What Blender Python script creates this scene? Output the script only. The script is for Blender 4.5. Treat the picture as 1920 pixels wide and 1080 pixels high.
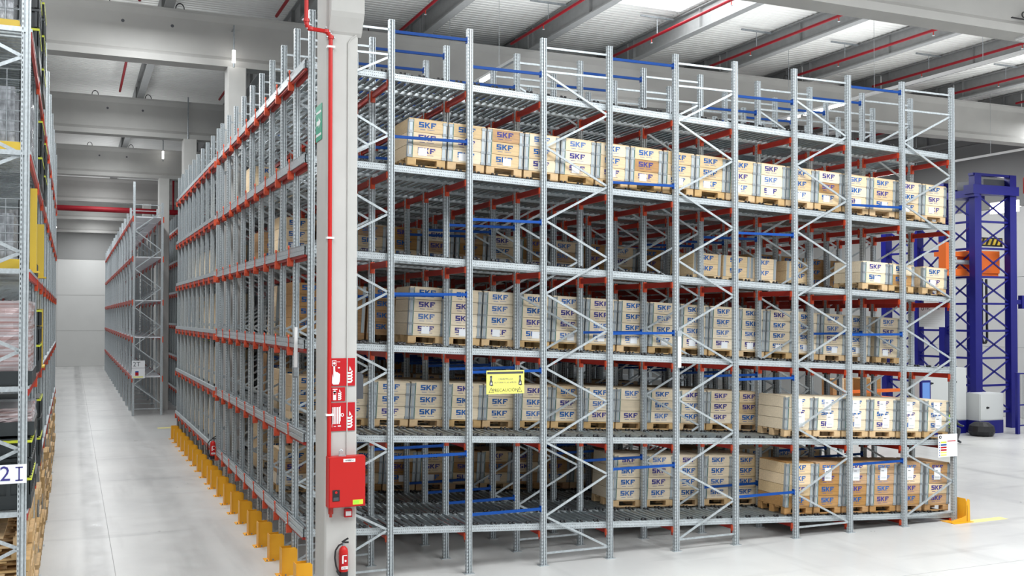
import bpy, math, random
from mathutils import Vector, Matrix
random.seed(7)
S = bpy.context.scene
COL = S.collection
for o in list(bpy.data.objects): bpy.data.objects.remove(o)

# ---------------------------------------------------------------- camera
F_PX = 1897.86; YAW = 0.410329; PIT = 0.017465; ROLL = 0.00095; SH = 19.24
CAM = Vector((-2.9976, -13.795, 3.74))
cy_, sy_, cp_, sp_ = math.cos(YAW), math.sin(YAW), math.cos(PIT), math.sin(PIT)
FW = Vector((sy_*cp_, cy_*cp_, sp_)); R0 = Vector((cy_, -sy_, 0)); U0 = R0.cross(FW)
R2 = R0*math.cos(ROLL)+U0*math.sin(ROLL); U2 = -R0*math.sin(ROLL)+U0*math.cos(ROLL)
cam = bpy.data.cameras.new('camera'); co = bpy.data.objects.new('camera', cam); COL.objects.link(co)
M4 = Matrix(((R2.x, U2.x, -FW.x, CAM.x), (R2.y, U2.y, -FW.y, CAM.y), (R2.z, U2.z, -FW.z, CAM.z), (0, 0, 0, 1)))
co.matrix_world = M4
cam.sensor_width = 36; cam.lens = 36*F_PX/1920; cam.shift_y = SH/1920; cam.clip_end = 300; cam.clip_start = 0.1
S.camera = co

# ---------------------------------------------------------------- world / light / exposure
w = bpy.data.worlds.new('daylight'); S.world = w; w.use_nodes = True
bg = w.node_tree.nodes['Background']; bg.inputs[0].default_value = (0.93, 0.97, 1.0, 1); bg.inputs[1].default_value = .42
S.view_settings.view_transform = 'Standard'; S.view_settings.look = 'None'
S.view_settings.gamma = 1; S.view_settings.use_curve_mapping = False
S.view_settings.exposure = 0.2

def area(name, loc, sx, sy, power, rot=(0, 0, 0), col=(.96, .985, 1)):
    l = bpy.data.lights.new(name, 'AREA'); l.shape = 'RECTANGLE'; l.size = sx; l.size_y = sy
    l.energy = power; l.color = col
    o = bpy.data.objects.new(name, l); o.location = loc; o.rotation_euler = rot; COL.objects.link(o); return o
# added fill lamps below the roof, brightening the hall, the racks and the aisle
for (x, y, sx, sy, p) in [(-3.5, -8.5, 3, 6, 560), (-8.5, -3, 3, 6, 520), (4.5, -7.2, 4, 5, 930), (11.5, -7.2, 4, 5, 860), (19, -7.2, 3, 5, 380),
        (-1.7, 4.6, .8, 7, 420), (-1.7, 14, .8, 7, 330), (-1.7, 24, .8, 7, 250), (-1.7, 34, .8, 7, 250),
        (-1.7, 44, .8, 7, 250), (-1.7, 54, .8, 7, 250), (-1.7, 63, .8, 5, 330), (17.5, 2, 2, 4, 100), (26, 5, 2, 8, 650), (23, 15, 5, 5, 520), (18, 16, 4, 4, 300)]:
    area('added_fill_light', (x, y, 9.9), sx, sy, p)
# added upward lamps without fixtures, brightening the underside of the roof
for (x, y, sx, sy, p) in [(6, 3, 7, 8, 300), (14, 3, 7, 8, 260), (22, 3, 5, 8, 260), (-4, 3, 2, 8, 260), (5, -6, 5, 8, 220), (14, -6, 5, 8, 150), (23, -6, 2, 8, 80),
        (-1.7, 14, 1, 8, 60), (-1.7, 24, 1, 8, 60), (-1.7, 34, 1, 8, 55), (-1.7, 44, 1, 8, 40), (-1.7, 54, 1, 8, 30)]:
    area('added_uplight', (x, y, 8.95), sx, sy, p, rot=(math.pi, 0, 0))

# ---------------------------------------------------------------- materials
MAT = {}
def mk(name, col, rough=.5, metal=0, noise=0, nscale=8, var=0, bump=0, spec=.5, stretch=(1, 1, 1), emit=0, col2=None):
    m = bpy.data.materials.new(name); m.use_nodes = True; nt = m.node_tree; b = nt.nodes['Principled BSDF']
    b.inputs['Roughness'].default_value = rough; b.inputs['Metallic'].default_value = metal
    b.inputs['Specular IOR Level'].default_value = spec
    base = (*col, 1); src = None
    rgb = nt.nodes.new('ShaderNodeRGB'); rgb.outputs[0].default_value = base; src = rgb.outputs[0]
    if noise or bump or col2:
        tc = nt.nodes.new('ShaderNodeTexCoord'); mp = nt.nodes.new('ShaderNodeMapping')
        mp.inputs['Scale'].default_value = stretch; nt.links.new(tc.outputs['Object'], mp.inputs[0])
        n = nt.nodes.new('ShaderNodeTexNoise'); n.inputs['Scale'].default_value = nscale; n.inputs['Detail'].default_value = 5
        nt.links.new(mp.outputs[0], n.inputs[0])
        mx = nt.nodes.new('ShaderNodeMix'); mx.data_type = 'RGBA'
        c2 = col2 or tuple(max(0, c*(1-noise)) for c in col)
        r = nt.nodes.new('ShaderNodeMapRange'); r.inputs[1].default_value = .35; r.inputs[2].default_value = .65
        nt.links.new(n.outputs[0], r.inputs[0]); nt.links.new(r.outputs[0], mx.inputs[0])
        nt.links.new(src, mx.inputs[6]); mx.inputs[7].default_value = (*c2, 1); src = mx.outputs[2]
        if bump:
            bp = nt.nodes.new('ShaderNodeBump'); bp.inputs['Strength'].default_value = bump; bp.inputs['Distance'].default_value = .01
            nt.links.new(n.outputs[0], bp.inputs['Height']); nt.links.new(bp.outputs[0], b.inputs['Normal'])
    if var:
        oi = nt.nodes.new('ShaderNodeObjectInfo'); hs = nt.nodes.new('ShaderNodeHueSaturation')
        mr = nt.nodes.new('ShaderNodeMapRange'); mr.inputs[3].default_value = 1-var; mr.inputs[4].default_value = 1+var*.6
        nt.links.new(oi.outputs['Random'], mr.inputs[0]); nt.links.new(mr.outputs[0], hs.inputs['Value'])
        mr2 = nt.nodes.new('ShaderNodeMapRange'); mr2.inputs[3].default_value = 1+var*1.2; mr2.inputs[4].default_value = 1-var*.6
        nt.links.new(oi.outputs['Random'], mr2.inputs[0]); nt.links.new(mr2.outputs[0], hs.inputs['Saturation'])
        nt.links.new(src, hs.inputs['Color']); src = hs.outputs[0]
    nt.links.new(src, b.inputs['Base Color'])
    if emit:
        b.inputs['Emission Color'].default_value = base; b.inputs['Emission Strength'].default_value = emit
    MAT[name] = m; return m

mk('galv', (.54, .59, .615), .38, .45, noise=.22, nscale=30)
mk('galv_dark', (.34, .37, .39), .45, .45, noise=.25, nscale=20)
mk('roller', (.36, .41, .43), .28, .75, noise=.2, nscale=15)
mk('red_beam', (.40, .022, .012), .45, 0, noise=.12)
mk('orange_clip', (.60, .070, .022), .45)
mk('red_paint', (.50, .016, .014), .4, spec=.3)
mk('red_pipe', (.20, .006, .012), .5, spec=.2)
mk('blue_bar', (.004, .062, .30), .55, spec=.25)
mk('crane_blue', (.005, .006, .18), .4)
mk('yellow', (.88, .42, .02), .45)
mk('black', (.012, .012, .014), .5)
mk('dark_grey', (.06, .065, .075), .45)
mk('white', (.82, .82, .82), .5)
mk('plate_white', (.80, .82, .86), .4)
mk('paper', (.88, .90, .93), .6)
mk('concrete', (.50, .495, .475), .85, 0, noise=.06, nscale=3, bump=.05)
mk('concrete_beam', (.38, .375, .36), .85, 0, noise=.07, nscale=1.5, bump=.05)
mk('purlin', (.22, .225, .225), .6, 0, noise=.1)
mk('joint', (.33, .33, .33), .8)
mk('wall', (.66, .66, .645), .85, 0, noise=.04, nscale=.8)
mk('wall_upper_shade', (.30, .30, .295), .85, 0, noise=.04, nscale=.8)  # darker copy of the wall, shade of its unlit upper part in the colour
mk('deck_roof', (.76, .76, .74), .6, 0, noise=.05, nscale=2)
mk('wood', (.80, .62, .40), .75, 0, noise=.16, nscale=6, var=.16, stretch=(.6, 6, 6))
mk('wood_pale', (.83, .71, .53), .75, 0, noise=.12, nscale=6, var=.10, stretch=(.6, 6, 6))
mk('wood_brown', (.52, .31, .15), .75, 0, noise=.25, nscale=6, var=.18, stretch=(.6, 6, 6))
mk('wood_pallet', (.66, .46, .25), .8, 0, noise=.2, nscale=8, var=.14)
mk('ink_blue', (.022, .12, .38), .6, 0, var=.3)
mk('ink_violet', (.04, .035, .22), .6, 0)
mk('strap_green', (.10, .22, .20), .5)
mk('bracket', (.42, .47, .50), .4, .4)
mk('sign_yellow', (.92, .88, .18), .5)
mk('sign_red', (.47, .010, .016), .5, spec=.3)
mk('sign_green', (.0, .30, .17), .4)
mk('lime', (.35, .75, .05), .5)
mk('led', (1, .98, .94), .5, emit=11)
mk('wrap', (.42, .44, .47), .18, .1, noise=.5, nscale=25, bump=.6, stretch=(1, 1, .3))
mk('wrap_red', (.56, .58, .61), .15, .1, col2=(.30, .13, .11), nscale=2.6, bump=1.0, stretch=(.15, .15, 11))
mk('crate_dark', (.035, .042, .045), .45)
mk('lime_stripe', (.62, .68, .05), .5)
mk('yellow_box', (.66, .46, .05), .5)
mk('cabinet_grey', (.62, .64, .64), .4)
mk('orange', (.82, .16, .02), .45)
mk('skin', (.55, .33, .24), .6)
mk('hivis', (.55, .85, .02), .6)
mk('floor_yellow', (.80, .72, .30), .6)

def dotted(name, base, axis, px, lines, rx, duty, rough=.42, metal=.35):
    """galvanised steel with rows of dark punched slots (object space)."""
    m = mk(name, base, rough, metal, noise=.2, nscale=30); nt = m.node_tree; b = nt.nodes['Principled BSDF']
    src = b.inputs['Base Color'].links[0].from_socket
    tc = nt.nodes.new('ShaderNodeTexCoord'); sp = nt.nodes.new('ShaderNodeSeparateXYZ'); nt.links.new(tc.outputs['Object'], sp.inputs[0])
    def mt(op, a, b_=None, c=None):
        n = nt.nodes.new('ShaderNodeMath'); n.operation = op
        for i, v in enumerate((a, b_, c)):
            if v is None: continue
            if isinstance(v, (int, float)): n.inputs[i].default_value = v
            else: nt.links.new(v, n.inputs[i])
        return n.outputs[0]
    along = sp.outputs[axis]; f = mt('FRACT', mt('DIVIDE', along, px)); on = mt('LESS_THAN', f, duty)
    tot = None
    for (ax, c) in lines:
        d = mt('LESS_THAN', mt('ABSOLUTE', mt('SUBTRACT', sp.outputs[ax], c)), rx)
        tot = d if tot is None else mt('MAXIMUM', tot, d)
    msk = mt('MULTIPLY', tot, on)
    mx = nt.nodes.new('ShaderNodeMix'); mx.data_type = 'RGBA'; nt.links.new(msk, mx.inputs[0]); nt.links.new(src, mx.inputs[6])
    mx.inputs[7].default_value = (.03, .035, .04, 1); nt.links.new(mx.outputs[2], b.inputs['Base Color'])
dotted('galv_upright', (.54, .59, .615), 2, .05, [(0, -.031), (1, -.018), (1, .022)], .0036, .5)
dotted('galv_rail', (.56, .61, .635), 0, .028, [(2, -.028), (2, -.072)], .0042, .45)

# floor material
def floor_mat():
    m = bpy.data.materials.new('floor_concrete'); m.use_nodes = True; nt = m.node_tree; b = nt.nodes['Principled BSDF']
    tc = nt.nodes.new('ShaderNodeTexCoord')
    def noise(sc, st, det=4):
        mp = nt.nodes.new('ShaderNodeMapping'); mp.inputs['Scale'].default_value = st
        n = nt.nodes.new('ShaderNodeTexNoise'); n.inputs['Scale'].default_value = sc; n.inputs['Detail'].default_value = det
        nt.links.new(tc.outputs['Object'], mp.inputs[0]); nt.links.new(mp.outputs[0], n.inputs[0]); return n.outputs[0]
    def mix(a, bcol, fac, lo, hi, amt):
        r = nt.nodes.new('ShaderNodeMapRange'); r.inputs[1].default_value = lo; r.inputs[2].default_value = hi; r.inputs[4].default_value = amt
        nt.links.new(fac, r.inputs[0]); mx = nt.nodes.new('ShaderNodeMix'); mx.data_type = 'RGBA'
        nt.links.new(r.outputs[0], mx.inputs[0])
        if isinstance(a, tuple): mx.inputs[6].default_value = (*a, 1)
        else: nt.links.new(a, mx.inputs[6])
        mx.inputs[7].default_value = (*bcol, 1); return mx.outputs[2]
    c = mix((.64, .64, .625), (.50, .50, .495), noise(.35, (1, 1, 1), 6), .4, .65, .7)
    c = mix(c, (.34, .34, .335), noise(1.3, (1.2, .12, 1), 5), .56, .74, .55)      # tyre lanes along the aisle
    c = mix(c, (.30, .30, .30), noise(.9, (.25, 1.6, 1), 4), .60, .72, .45)
    c = mix(c, (.66, .66, .64), noise(2.5, (1, .3, 1), 4), .60, .75, .5)
    sp = nt.nodes.new('ShaderNodeSeparateXYZ'); nt.links.new(tc.outputs['Object'], sp.inputs[0])   # worn dark tyre lane in the aisle
    def mt(op, a, b_):
        q = nt.nodes.new('ShaderNodeMath'); q.operation = op
        for i, v in enumerate((a, b_)):
            if isinstance(v, (int, float)): q.inputs[i].default_value = v
            else: nt.links.new(v, q.inputs[i])
        return q.outputs[0]
    for (xc, wd, amt) in ((-2.62, .17, .9), (-1.2, .25, .35)):
        r_ = nt.nodes.new('ShaderNodeMapRange'); r_.interpolation_type = 'SMOOTHSTEP'; r_.inputs[1].default_value = wd*1.5; r_.inputs[2].default_value = wd*.6
        nt.links.new(mt('ABSOLUTE', mt('SUBTRACT', sp.outputs[0], xc), 0), r_.inputs[0])
        f = mt('MULTIPLY', r_.outputs[0], mt('MULTIPLY', noise(1.6, (1.5, .5, 1), 5), amt))
        mx = nt.nodes.new('ShaderNodeMix'); mx.data_type = 'RGBA'; nt.links.new(f, mx.inputs[0]); nt.links.new(c, mx.inputs[6]); mx.inputs[7].default_value = (.17, .17, .17, 1); c = mx.outputs[2]
    nt.links.new(c, b.inputs['Base Color'])
    r = nt.nodes.new('ShaderNodeMapRange'); r.inputs[3].default_value = .22; r.inputs[4].default_value = .42
    nt.links.new(noise(3, (1, 1, 1)), r.inputs[0]); nt.links.new(r.outputs[0], b.inputs['Roughness'])
    b.inputs['Specular IOR Level'].default_value = .35
    MAT['floor'] = m
floor_mat()

# ---------------------------------------------------------------- mesh helpers
class MB:
    def __init__(s): s.v = []; s.f = []; s.m = []; s.names = []
    def mi(s, n):
        if n not in s.names: s.names.append(n)
        return s.names.index(n)
    def add(s, vs, fs, m):
        k = len(s.v); s.v += [tuple(v) for v in vs]; i = s.mi(m)
        for f in fs: s.f.append(tuple(k+a for a in f)); s.m.append(i)
    def box(s, x0, x1, y0, y1, z0, z1, m):
        s.add([(x0, y0, z0), (x1, y0, z0), (x1, y1, z0), (x0, y1, z0), (x0, y0, z1), (x1, y0, z1), (x1, y1, z1), (x0, y1, z1)],
              [(0, 3, 2, 1), (4, 5, 6, 7), (0, 1, 5, 4), (1, 2, 6, 5), (2, 3, 7, 6), (3, 0, 4, 7)], m); return s
    def bar(s, p, q, w_, h, m, up=(0, 1, 0)):
        p = Vector(p); q = Vector(q); d = (q-p).normalized(); u = Vector(up)
        if abs(d.dot(u)) > .95: u = Vector((1, 0, 0))
        a = d.cross(u).normalized()*w_/2; b = a.cross(d).normalized()*h/2
        vs = [p-a-b, p+a-b, p+a+b, p-a+b, q-a-b, q+a-b, q+a+b, q-a+b]
        s.add(vs, [(0, 1, 2, 3), (7, 6, 5, 4), (1, 0, 4, 5), (2, 1, 5, 6), (3, 2, 6, 7), (0, 3, 7, 4)], m); return s
    def cyl(s, p, q, r, n, m, r2=None, cap=True):
        p = Vector(p); q = Vector(q); r2 = r if r2 is None else r2; d = (q-p).normalized()
        u = Vector((0, 0, 1)) if abs(d.z) < .9 else Vector((1, 0, 0)); a = d.cross(u).normalized(); b = d.cross(a)
        vs = []
        for c, rr in ((p, r), (q, r2)):
            for i in range(n):
                t = 2*math.pi*i/n; vs.append(c+a*math.cos(t)*rr+b*math.sin(t)*rr)
        fs = [(i, i+n, (i+1) % n+n, (i+1) % n) for i in range(n)]
        if cap: fs += [tuple(range(n)), tuple(range(2*n-1, n-1, -1))]
        s.add(vs, fs, m); return s
    def tube(s, pts, r, n, m):
        for a, b in zip(pts[:-1], pts[1:]): s.cyl(a, b, r, n, m)
        return s
    def prism(s, pts, plane, a0, a1, m):
        """pts 2D polygon; plane 'xy' extrude z, 'xz' extrude y, 'yz' extrude x."""
        n = len(pts)
        def P(p, a): return {'xy': (p[0], p[1], a), 'xz': (p[0], a, p[1]), 'yz': (a, p[0], p[1])}[plane]
        vs = [P(p, a0) for p in pts]+[P(p, a1) for p in pts]
        fs = [(i, (i+1) % n, (i+1) % n+n, i+n) for i in range(n)]+[tuple(range(n-1, -1, -1)), tuple(range(n, 2*n))]
        s.add(vs, fs, m); return s
    def revolve(s, prof, c, n, m):
        vs = []; k = len(prof)
        for i in range(n):
            t = 2*math.pi*i/n
            for (r, z) in prof: vs.append((c[0]+r*math.cos(t), c[1]+r*math.sin(t), c[2]+z))
        fs = [(i*k+j, ((i+1) % n)*k+j, ((i+1) % n)*k+j+1, i*k+j+1) for i in range(n) for j in range(k-1)]
        s.add(vs, fs, m); return s
    def mesh(s, name):
        me = bpy.data.meshes.new(name); me.from_pydata(s.v, [], s.f)
        for n in s.names: me.materials.append(MAT[n])
        me.polygons.foreach_set('material_index', s.m); me.update(); return me
    def build(s, name, parent=None, loc=None, smooth=False):
        me = s.mesh(name)
        if smooth: me.polygons.foreach_set('use_smooth', [True]*len(me.polygons))
        return put(name, me, parent, loc)
def put(name, me, parent=None, loc=None, rot=None):
    o = bpy.data.objects.new(name, me); COL.objects.link(o)
    if parent is not None: o.parent = parent
    if loc is not None: o.location = loc
    if rot is not None: o.rotation_euler = rot
    return o
def tag(o, label=None, cat=None, group=None, kind=None):
    if label: o['label'] = label
    if cat: o['category'] = cat
    if group: o['group'] = group
    if kind: o['kind'] = kind
    return o
def thing(name, label, cat, loc=(0, 0, 0), group=None, rot=None):
    o = bpy.data.objects.new(name, None); COL.objects.link(o); o.location = loc; o.empty_display_size = .1
    if rot: o.rotation_euler = rot
    return tag(o, label, cat, group)
def struct(mb, name, loc=None): return tag(mb.build(name, None, loc), kind='structure')
ORD = ['first', 'second', 'third', 'fourth', 'fifth', 'sixth', 'seventh', 'eighth', 'ninth', 'tenth', 'eleventh', 'twelfth', 'thirteenth',
       'fourteenth', 'fifteenth', 'sixteenth', 'seventeenth', 'eighteenth', 'nineteenth', 'twentieth', 'twenty-first', 'twenty-second']
def text_mesh(txt, size, mat, depth=.001):
    cu = bpy.data.curves.new('t', 'FONT'); cu.body = txt; cu.size = size; cu.extrude = depth; cu.resolution_u = 2
    cu.align_x = 'CENTER'; cu.align_y = 'CENTER'
    o = bpy.data.objects.new('t', cu); COL.objects.link(o); dg = bpy.context.evaluated_depsgraph_get()
    me = bpy.data.meshes.new_from_object(o.evaluated_get(dg)); bpy.data.objects.remove(o); me.materials.clear(); me.materials.append(MAT[mat]); return me
RX = (math.pi/2, 0, 0)                      # text facing -Y
RLEFT = (math.pi/2, 0, -math.pi/2)          # text facing -X

# block lettering for the crates: outlined with strokes on the plane y = y0, each stroke a thin slab
def letters(mb, x, z, h, y0, m):
    t = h*.22; wv = h*.30
    def sl(x0, x1, z0, z1): mb.box(x+x0*1, x+x1, y0-.0015, y0, z+z0, z+z1, m)
    def quad(p): mb.prism([(x+a, z+b) for a, b in p], 'xz', y0, y0-.0015, m)
    W = h*.98
    # S
    sl(0, W, h-t, h); sl(0, W*.34, h*.5, h-t); sl(0, W, h*.38, h*.62); sl(W*.66, W, t, h*.38); sl(0, W, 0, t)
    # K
    k = W+h*.14
    sl(k, k+wv, 0, h); quad([(k+wv, h*.38), (k+wv+h*.18, h*.38), (k+W*1.02, h), (k+W*.68, h), (k+wv, h*.62)])
    quad([(k+wv+h*.02, h*.5), (k+wv+h*.22, h*.62), (k+W*1.08, 0), (k+W*.74, 0)])
    # F
    f = k+W*1.08+h*.12
    sl(f, f+wv, 0, h); sl(f+wv, f+W, h-t, h); sl(f+W-h*.14, f+W, h-t-h*.16, h-t); sl(f+wv, f+W*.74, h*.38, h*.38+t)
    return f+W

# ================================================================ SETTING
XK = [0, 1.134, 2.320, 3.517, 4.653, 5.859, 7.004, 8.224, 9.385, 10.619, 11.811]
PJ = .9967
ZR = [3.74+(z-3.74)*1.0065 for z in (7.2248, 5.931, 4.6758, 3.3912, 2.1228, .8368)]
SL = [-.0444, -.0449, -.0500, -.0507, -.0538, -.0558]

mb = MB(); mb.box(-16, 60, -30, 70, -.2, 0, 'floor'); struct(mb, 'floor')
# walls of stacked concrete panels
def panel_wall(name, along, c0, c1, fixed, th, z1, seam=2.6, zup=8.2, pw=6.0, skip=None):
    mb = MB(); z = 0
    while z < z1-.01:
        zt = min(z+seam, z1)
        mm = 'wall' if zt <= zup else 'wall_upper_shade'
        a = c0
        while a < c1-.01:
            b = min(a+pw, c1)
            q = (a+.006, b-.006); g = .008
            segs = [(q[0], q[1], z+g, zt-g)]
            if skip and q[0] < skip[1] and q[1] > skip[0] and z < skip[3] and zt > skip[2]:
                s0, s1, s2, s3 = skip
                segs = []
                if s0 > q[0]: segs.append((q[0], s0, z+g, zt-g))
                if s1 < q[1]: segs.append((s1, q[1], z+g, zt-g))
                lo, hi = max(q[0], s0), min(q[1], s1)
                if s2 > z+g: segs.append((lo, hi, z+g, s2))
                if s3 < zt-g: segs.append((lo, hi, s3, zt-g))
            for (u0, u1, v0, v1) in segs:
                if along == 'x': mb.box(u0, u1, fixed, fixed+th, v0, v1, mm)
                else: mb.box(fixed, fixed+th, u0, u1, v0, v1, mm)
            a = b
        z = zt
    if along == 'x': mb.box(c0, c1, fixed+.05, fixed+th-.02, 0, z1, 'wall_upper_shade') if not skip else None
    elif not skip: mb.box(fixed+.05, fixed+th-.02, c0, c1, 0, z1, 'wall_upper_shade')
    return struct(mb, name)
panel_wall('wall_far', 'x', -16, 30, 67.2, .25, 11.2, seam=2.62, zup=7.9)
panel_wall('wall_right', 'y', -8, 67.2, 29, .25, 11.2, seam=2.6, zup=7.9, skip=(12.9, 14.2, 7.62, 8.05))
mb = MB(); mb.box(29.1, 29.13, 12.9, 14.2, 7.62, 8.05, 'led'); tag(mb.build('window_1'), kind='structure')

# roof deck, trapezoidal sheet with ribs running along X, with openings for the roof lights
def deck(x0, x1, y0, y1, mbx):
    y = y0; z = 10.92; per = .17
    while y < y1-1e-6:
        yy = [y, y+.10, y+.115, y+.155, y+per]; zz = [z, z, z+.035, z+.035, z]
        yy = [min(a, y1) for a in yy]
        for i in range(4):
            if yy[i+1]-yy[i] < 1e-5: continue
            mbx.add([(x0, yy[i], zz[i]), (x1, yy[i], zz[i]), (x1, yy[i+1], zz[i+1]), (x0, yy[i+1], zz[i+1])], [(0, 1, 2, 3)], 'deck_roof')
        y += per
mb = MB()
PX = [-12.6, -9.74, -6.87, -4.0, -1.13, 1.74, 4.61, 7.45, 10.32, 13.2, 16.0, 18.9, 21.8, 24.7, 27.6]
deck(-14.2, 7.62, -20, 67.2, mb); deck(10.15, 29.2, -20, 67.2, mb)
deck(7.62, 10.15, -20, 1.5, mb); deck(7.62, 10.15, 6.45, 67.2, mb)
mb.box(-14.2, 7.62, -20, 67.2, 11.05, 11.1, 'deck_roof'); mb.box(10.15, 29.2, -20, 67.2, 11.05, 11.1, 'deck_roof')
mb.box(7.62, 10.15, -20, 1.5, 11.05, 11.1, 'deck_roof'); mb.box(7.62, 10.15, 6.45, 67.2, 11.05, 11.1, 'deck_roof')
struct(mb, 'ceiling')
m = bpy.data.materials.new('diffuse_glazing'); m.use_nodes = True; nt = m.node_tree; b = nt.nodes['Principled BSDF']
b.inputs['Base Color'].default_value = (1, 1, 1, 1); b.inputs['Transmission Weight'].default_value = 1; b.inputs['Roughness'].default_value = .9; b.inputs['IOR'].default_value = 1.05
b.inputs['Emission Color'].default_value = (.97, .99, 1, 1); b.inputs['Emission Strength'].default_value = 4.5; MAT['glazing'] = m
mb = MB(); mb.box(7.62, 10.15, 1.5, 6.45, 11.1, 11.12, 'glazing'); struct(mb, 'window_2')
mb = MB()
for (a, b_, c, d) in ((7.62, 7.66, 1.5, 6.45), (10.11, 10.15, 1.5, 6.45), (7.62, 10.15, 1.5, 1.54), (7.62, 10.15, 6.41, 6.45)): mb.box(a, b_, c, d, 10.92, 11.1, 'white')
struct(mb, 'trim_1')

# main concrete girders running across the hall on the columns
BE = [(-1.05, 8.75), (8.97, 9.2), (18.85, 9.2), (28.7, 9.2), (38.6, 9.2), (48.5, 9.2), (58.3, 9.2)]
n = 0
for (y, z) in BE:
    mb = MB(); m_ = 'concrete_beam'
    wf = .45; yc = y+wf/2
    prof = [(y, z), (y+wf, z), (y+wf, z+.14), (yc+.10, z+.24), (yc+.10, 10.30-.12), (y+wf-.04, 10.30), (y+wf-.04, 10.36), (y+.04, 10.36), (y+.04, 10.30), (yc-.10, 10.30-.12), (yc-.10, z+.24), (y, z+.14)]
    mb.prism(prof, 'yz', -14.2, 29, m_)
    o = struct(mb, 'trim_%d' % (2+n)); n += 1
    if y < 30:    # cast-in lifting loops along the girder top and core holes through the web
        for x in (-9, -2.4, -.9, 3.2, 9.4, 15.3):
            lb = MB(); pts = [(x+.09*math.cos(t)*1.0, yc-.16, 10.36+.13*math.sin(t)) for t in [math.pi*i/6 for i in range(7)]]
            lb.tube(pts, .012, 6, 'black'); tag(lb.build('lifting_loop', o), 'black cast-in lifting loop')
        for x in (-2.05, -1.05):
            lb = MB(); lb.cyl((x, yc-.103, 10.0), (x, yc-.10, 10.0), .035, 12, 'dark_grey'); tag(lb.build('core_hole', o), 'small dark hole in the web')
# columns
CX = [(-.094, .307, -1.30, -.75, 8.75), (.10, .50, 8.93, 9.46, 9.2), (.13, .53, 18.8, 19.35, 9.2), (.15, .55, 28.6, 29.2, 9.2), (.15, .55, 38.6, 39.1, 9.2), (.15, .55, 48.5, 49, 9.2)]
for i, (x0, x1, y0, y1, zt) in enumerate(CX):
    mb = MB(); c = .02
    mb.prism([(x0+c, y0), (x1-c, y0), (x1, y0+c), (x1, y1-c), (x1-c, y1), (x0+c, y1), (x0, y1-c), (x0, y0+c)], 'xy', 0, zt, 'concrete')
    if i == 0:
        # corbel at the head facing the camera side
        mb.prism([(y0+.01, 7.27), (y0-.03, 7.31), (y0-.13, 7.47), (y0-.16, 7.53), (y0-.16, 8.4), (y0+.01, 8.4)], 'yz', x0+.02, x1+.04, 'concrete')
        mb.prism([(x1-.1, 7.3), (x1-.001, 7.3), (x1+.05, 7.45), (x1+.05, 8.7), (x1-.1, 8.7)], 'xz', y0+.01, y1-.01, 'concrete')
    struct(mb, 'trim_%d' % (10+i))
mb = MB()
mb.box(15.9, 16.3, 8.95, 9.4, 0, 9.2, 'concrete')
# secondary steel purlins along Y
PU = []
for x in PX:
    mb = MB()
    for (a, b_) in [(-19, -1.05), (-.6, 8.97), (9.42, 18.85), (19.3, 28.7), (29.15, 38.6), (39.05, 48.5), (48.95, 58.3), (58.75, 67.1)]:
        z = 10.36
        mb.box(x-.10, x+.10, a-.2, b_+.2, z, z+.03, 'purlin'); mb.box(x-.10, x+.10, a-.2, b_+.2, z+.50, z+.53, 'purlin'); mb.box(x-.012, x+.012, a-.2, b_+.2, z+.03, z+.50, 'purlin')
        yy = a+.4
        while yy < b_: mb.box(x-.09, x+.09, yy-.006, yy+.006, z+.03, z+.5, 'purlin'); yy += 3.0
    PU.append(struct(mb, 'trim_%d' % (20+len(PU))))

# ================================================================ ceiling services
for i, x in enumerate(PX):
    if x < -5 or x > 25: continue
    t = thing('sprinkler_pipe', 'red sprinkler pipe under the roof, %s from the left' % ORD[i-3], 'pipe', (x-.60, -1.0, 10.42), 'red sprinkler pipes under the roof')
    mb = MB(); mb.cyl((0, -12, 0), (0, 9.9, 0), .035, 10, 'red_pipe'); mb.cyl((0, 10.6, 0), (0, 19.4, 0), .035, 8, 'red_pipe'); mb.build('pipe', t, smooth=False)
    for y in (-6, -3, 1.5, 4.6, 7.8):
        hb = MB(); hb.box(-.45, .45, y-.02, y+.02, .40, .44, 'galv_dark'); hb.cyl((.0, y, .0), (.0, y, .42), .008, 6, 'galv_dark'); hb.build('pipe_hanger', t)
        hb = MB(); hb.cyl((0, y+.25, -.12), (0, y+.25, 0), .012, 6, 'red_beam'); hb.cyl((0, y+.25, -.13), (0, y+.25, -.12), .03, 8, 'galv'); hb.build('sprinkler_head', t)
# light trunking lines with LED battens
def trunk(x, z, y0, y1, lamps, lab):
    t = thing('light_trunking', lab, 'light track', (x, y0, z))
    mb = MB(); mb.box(-.035, .035, 0, y1-y0, 0, .06, 'white'); mb.build('trunking_rail', t)
    yy = 1.0
    while yy < y1-y0: hb = MB(); hb.cyl((0, yy, .06), (0, yy, 10.9-z), .005, 5, 'galv_dark'); hb.build('suspension_wire', t); yy += 3.0
    for (a, b_) in lamps:
        lb = MB(); lb.box(-.04, .04, a-y0, b_-y0, -.05, 0, 'led'); tag(lb.build('led_batten', t), 'glowing white LED batten')
trunk(13.75, 8.8, -6, 8.8, [(4.9, 6.4), (6.6, 7.0)], 'pale light trunking line sloping across the upper right, crossing above the front rack')
trunk(23.1, 8.72, -4, 18.6, [(12.3, 14.3), (14.5, 14.8)], 'pale light trunking line on the right, low in front of the dark end wall')
trunk(5.1, 8.85, 4.5, 8.8, [(5.8, 6.5)], 'short light trunking line with a glowing batten above the left part of the front rack')
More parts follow.
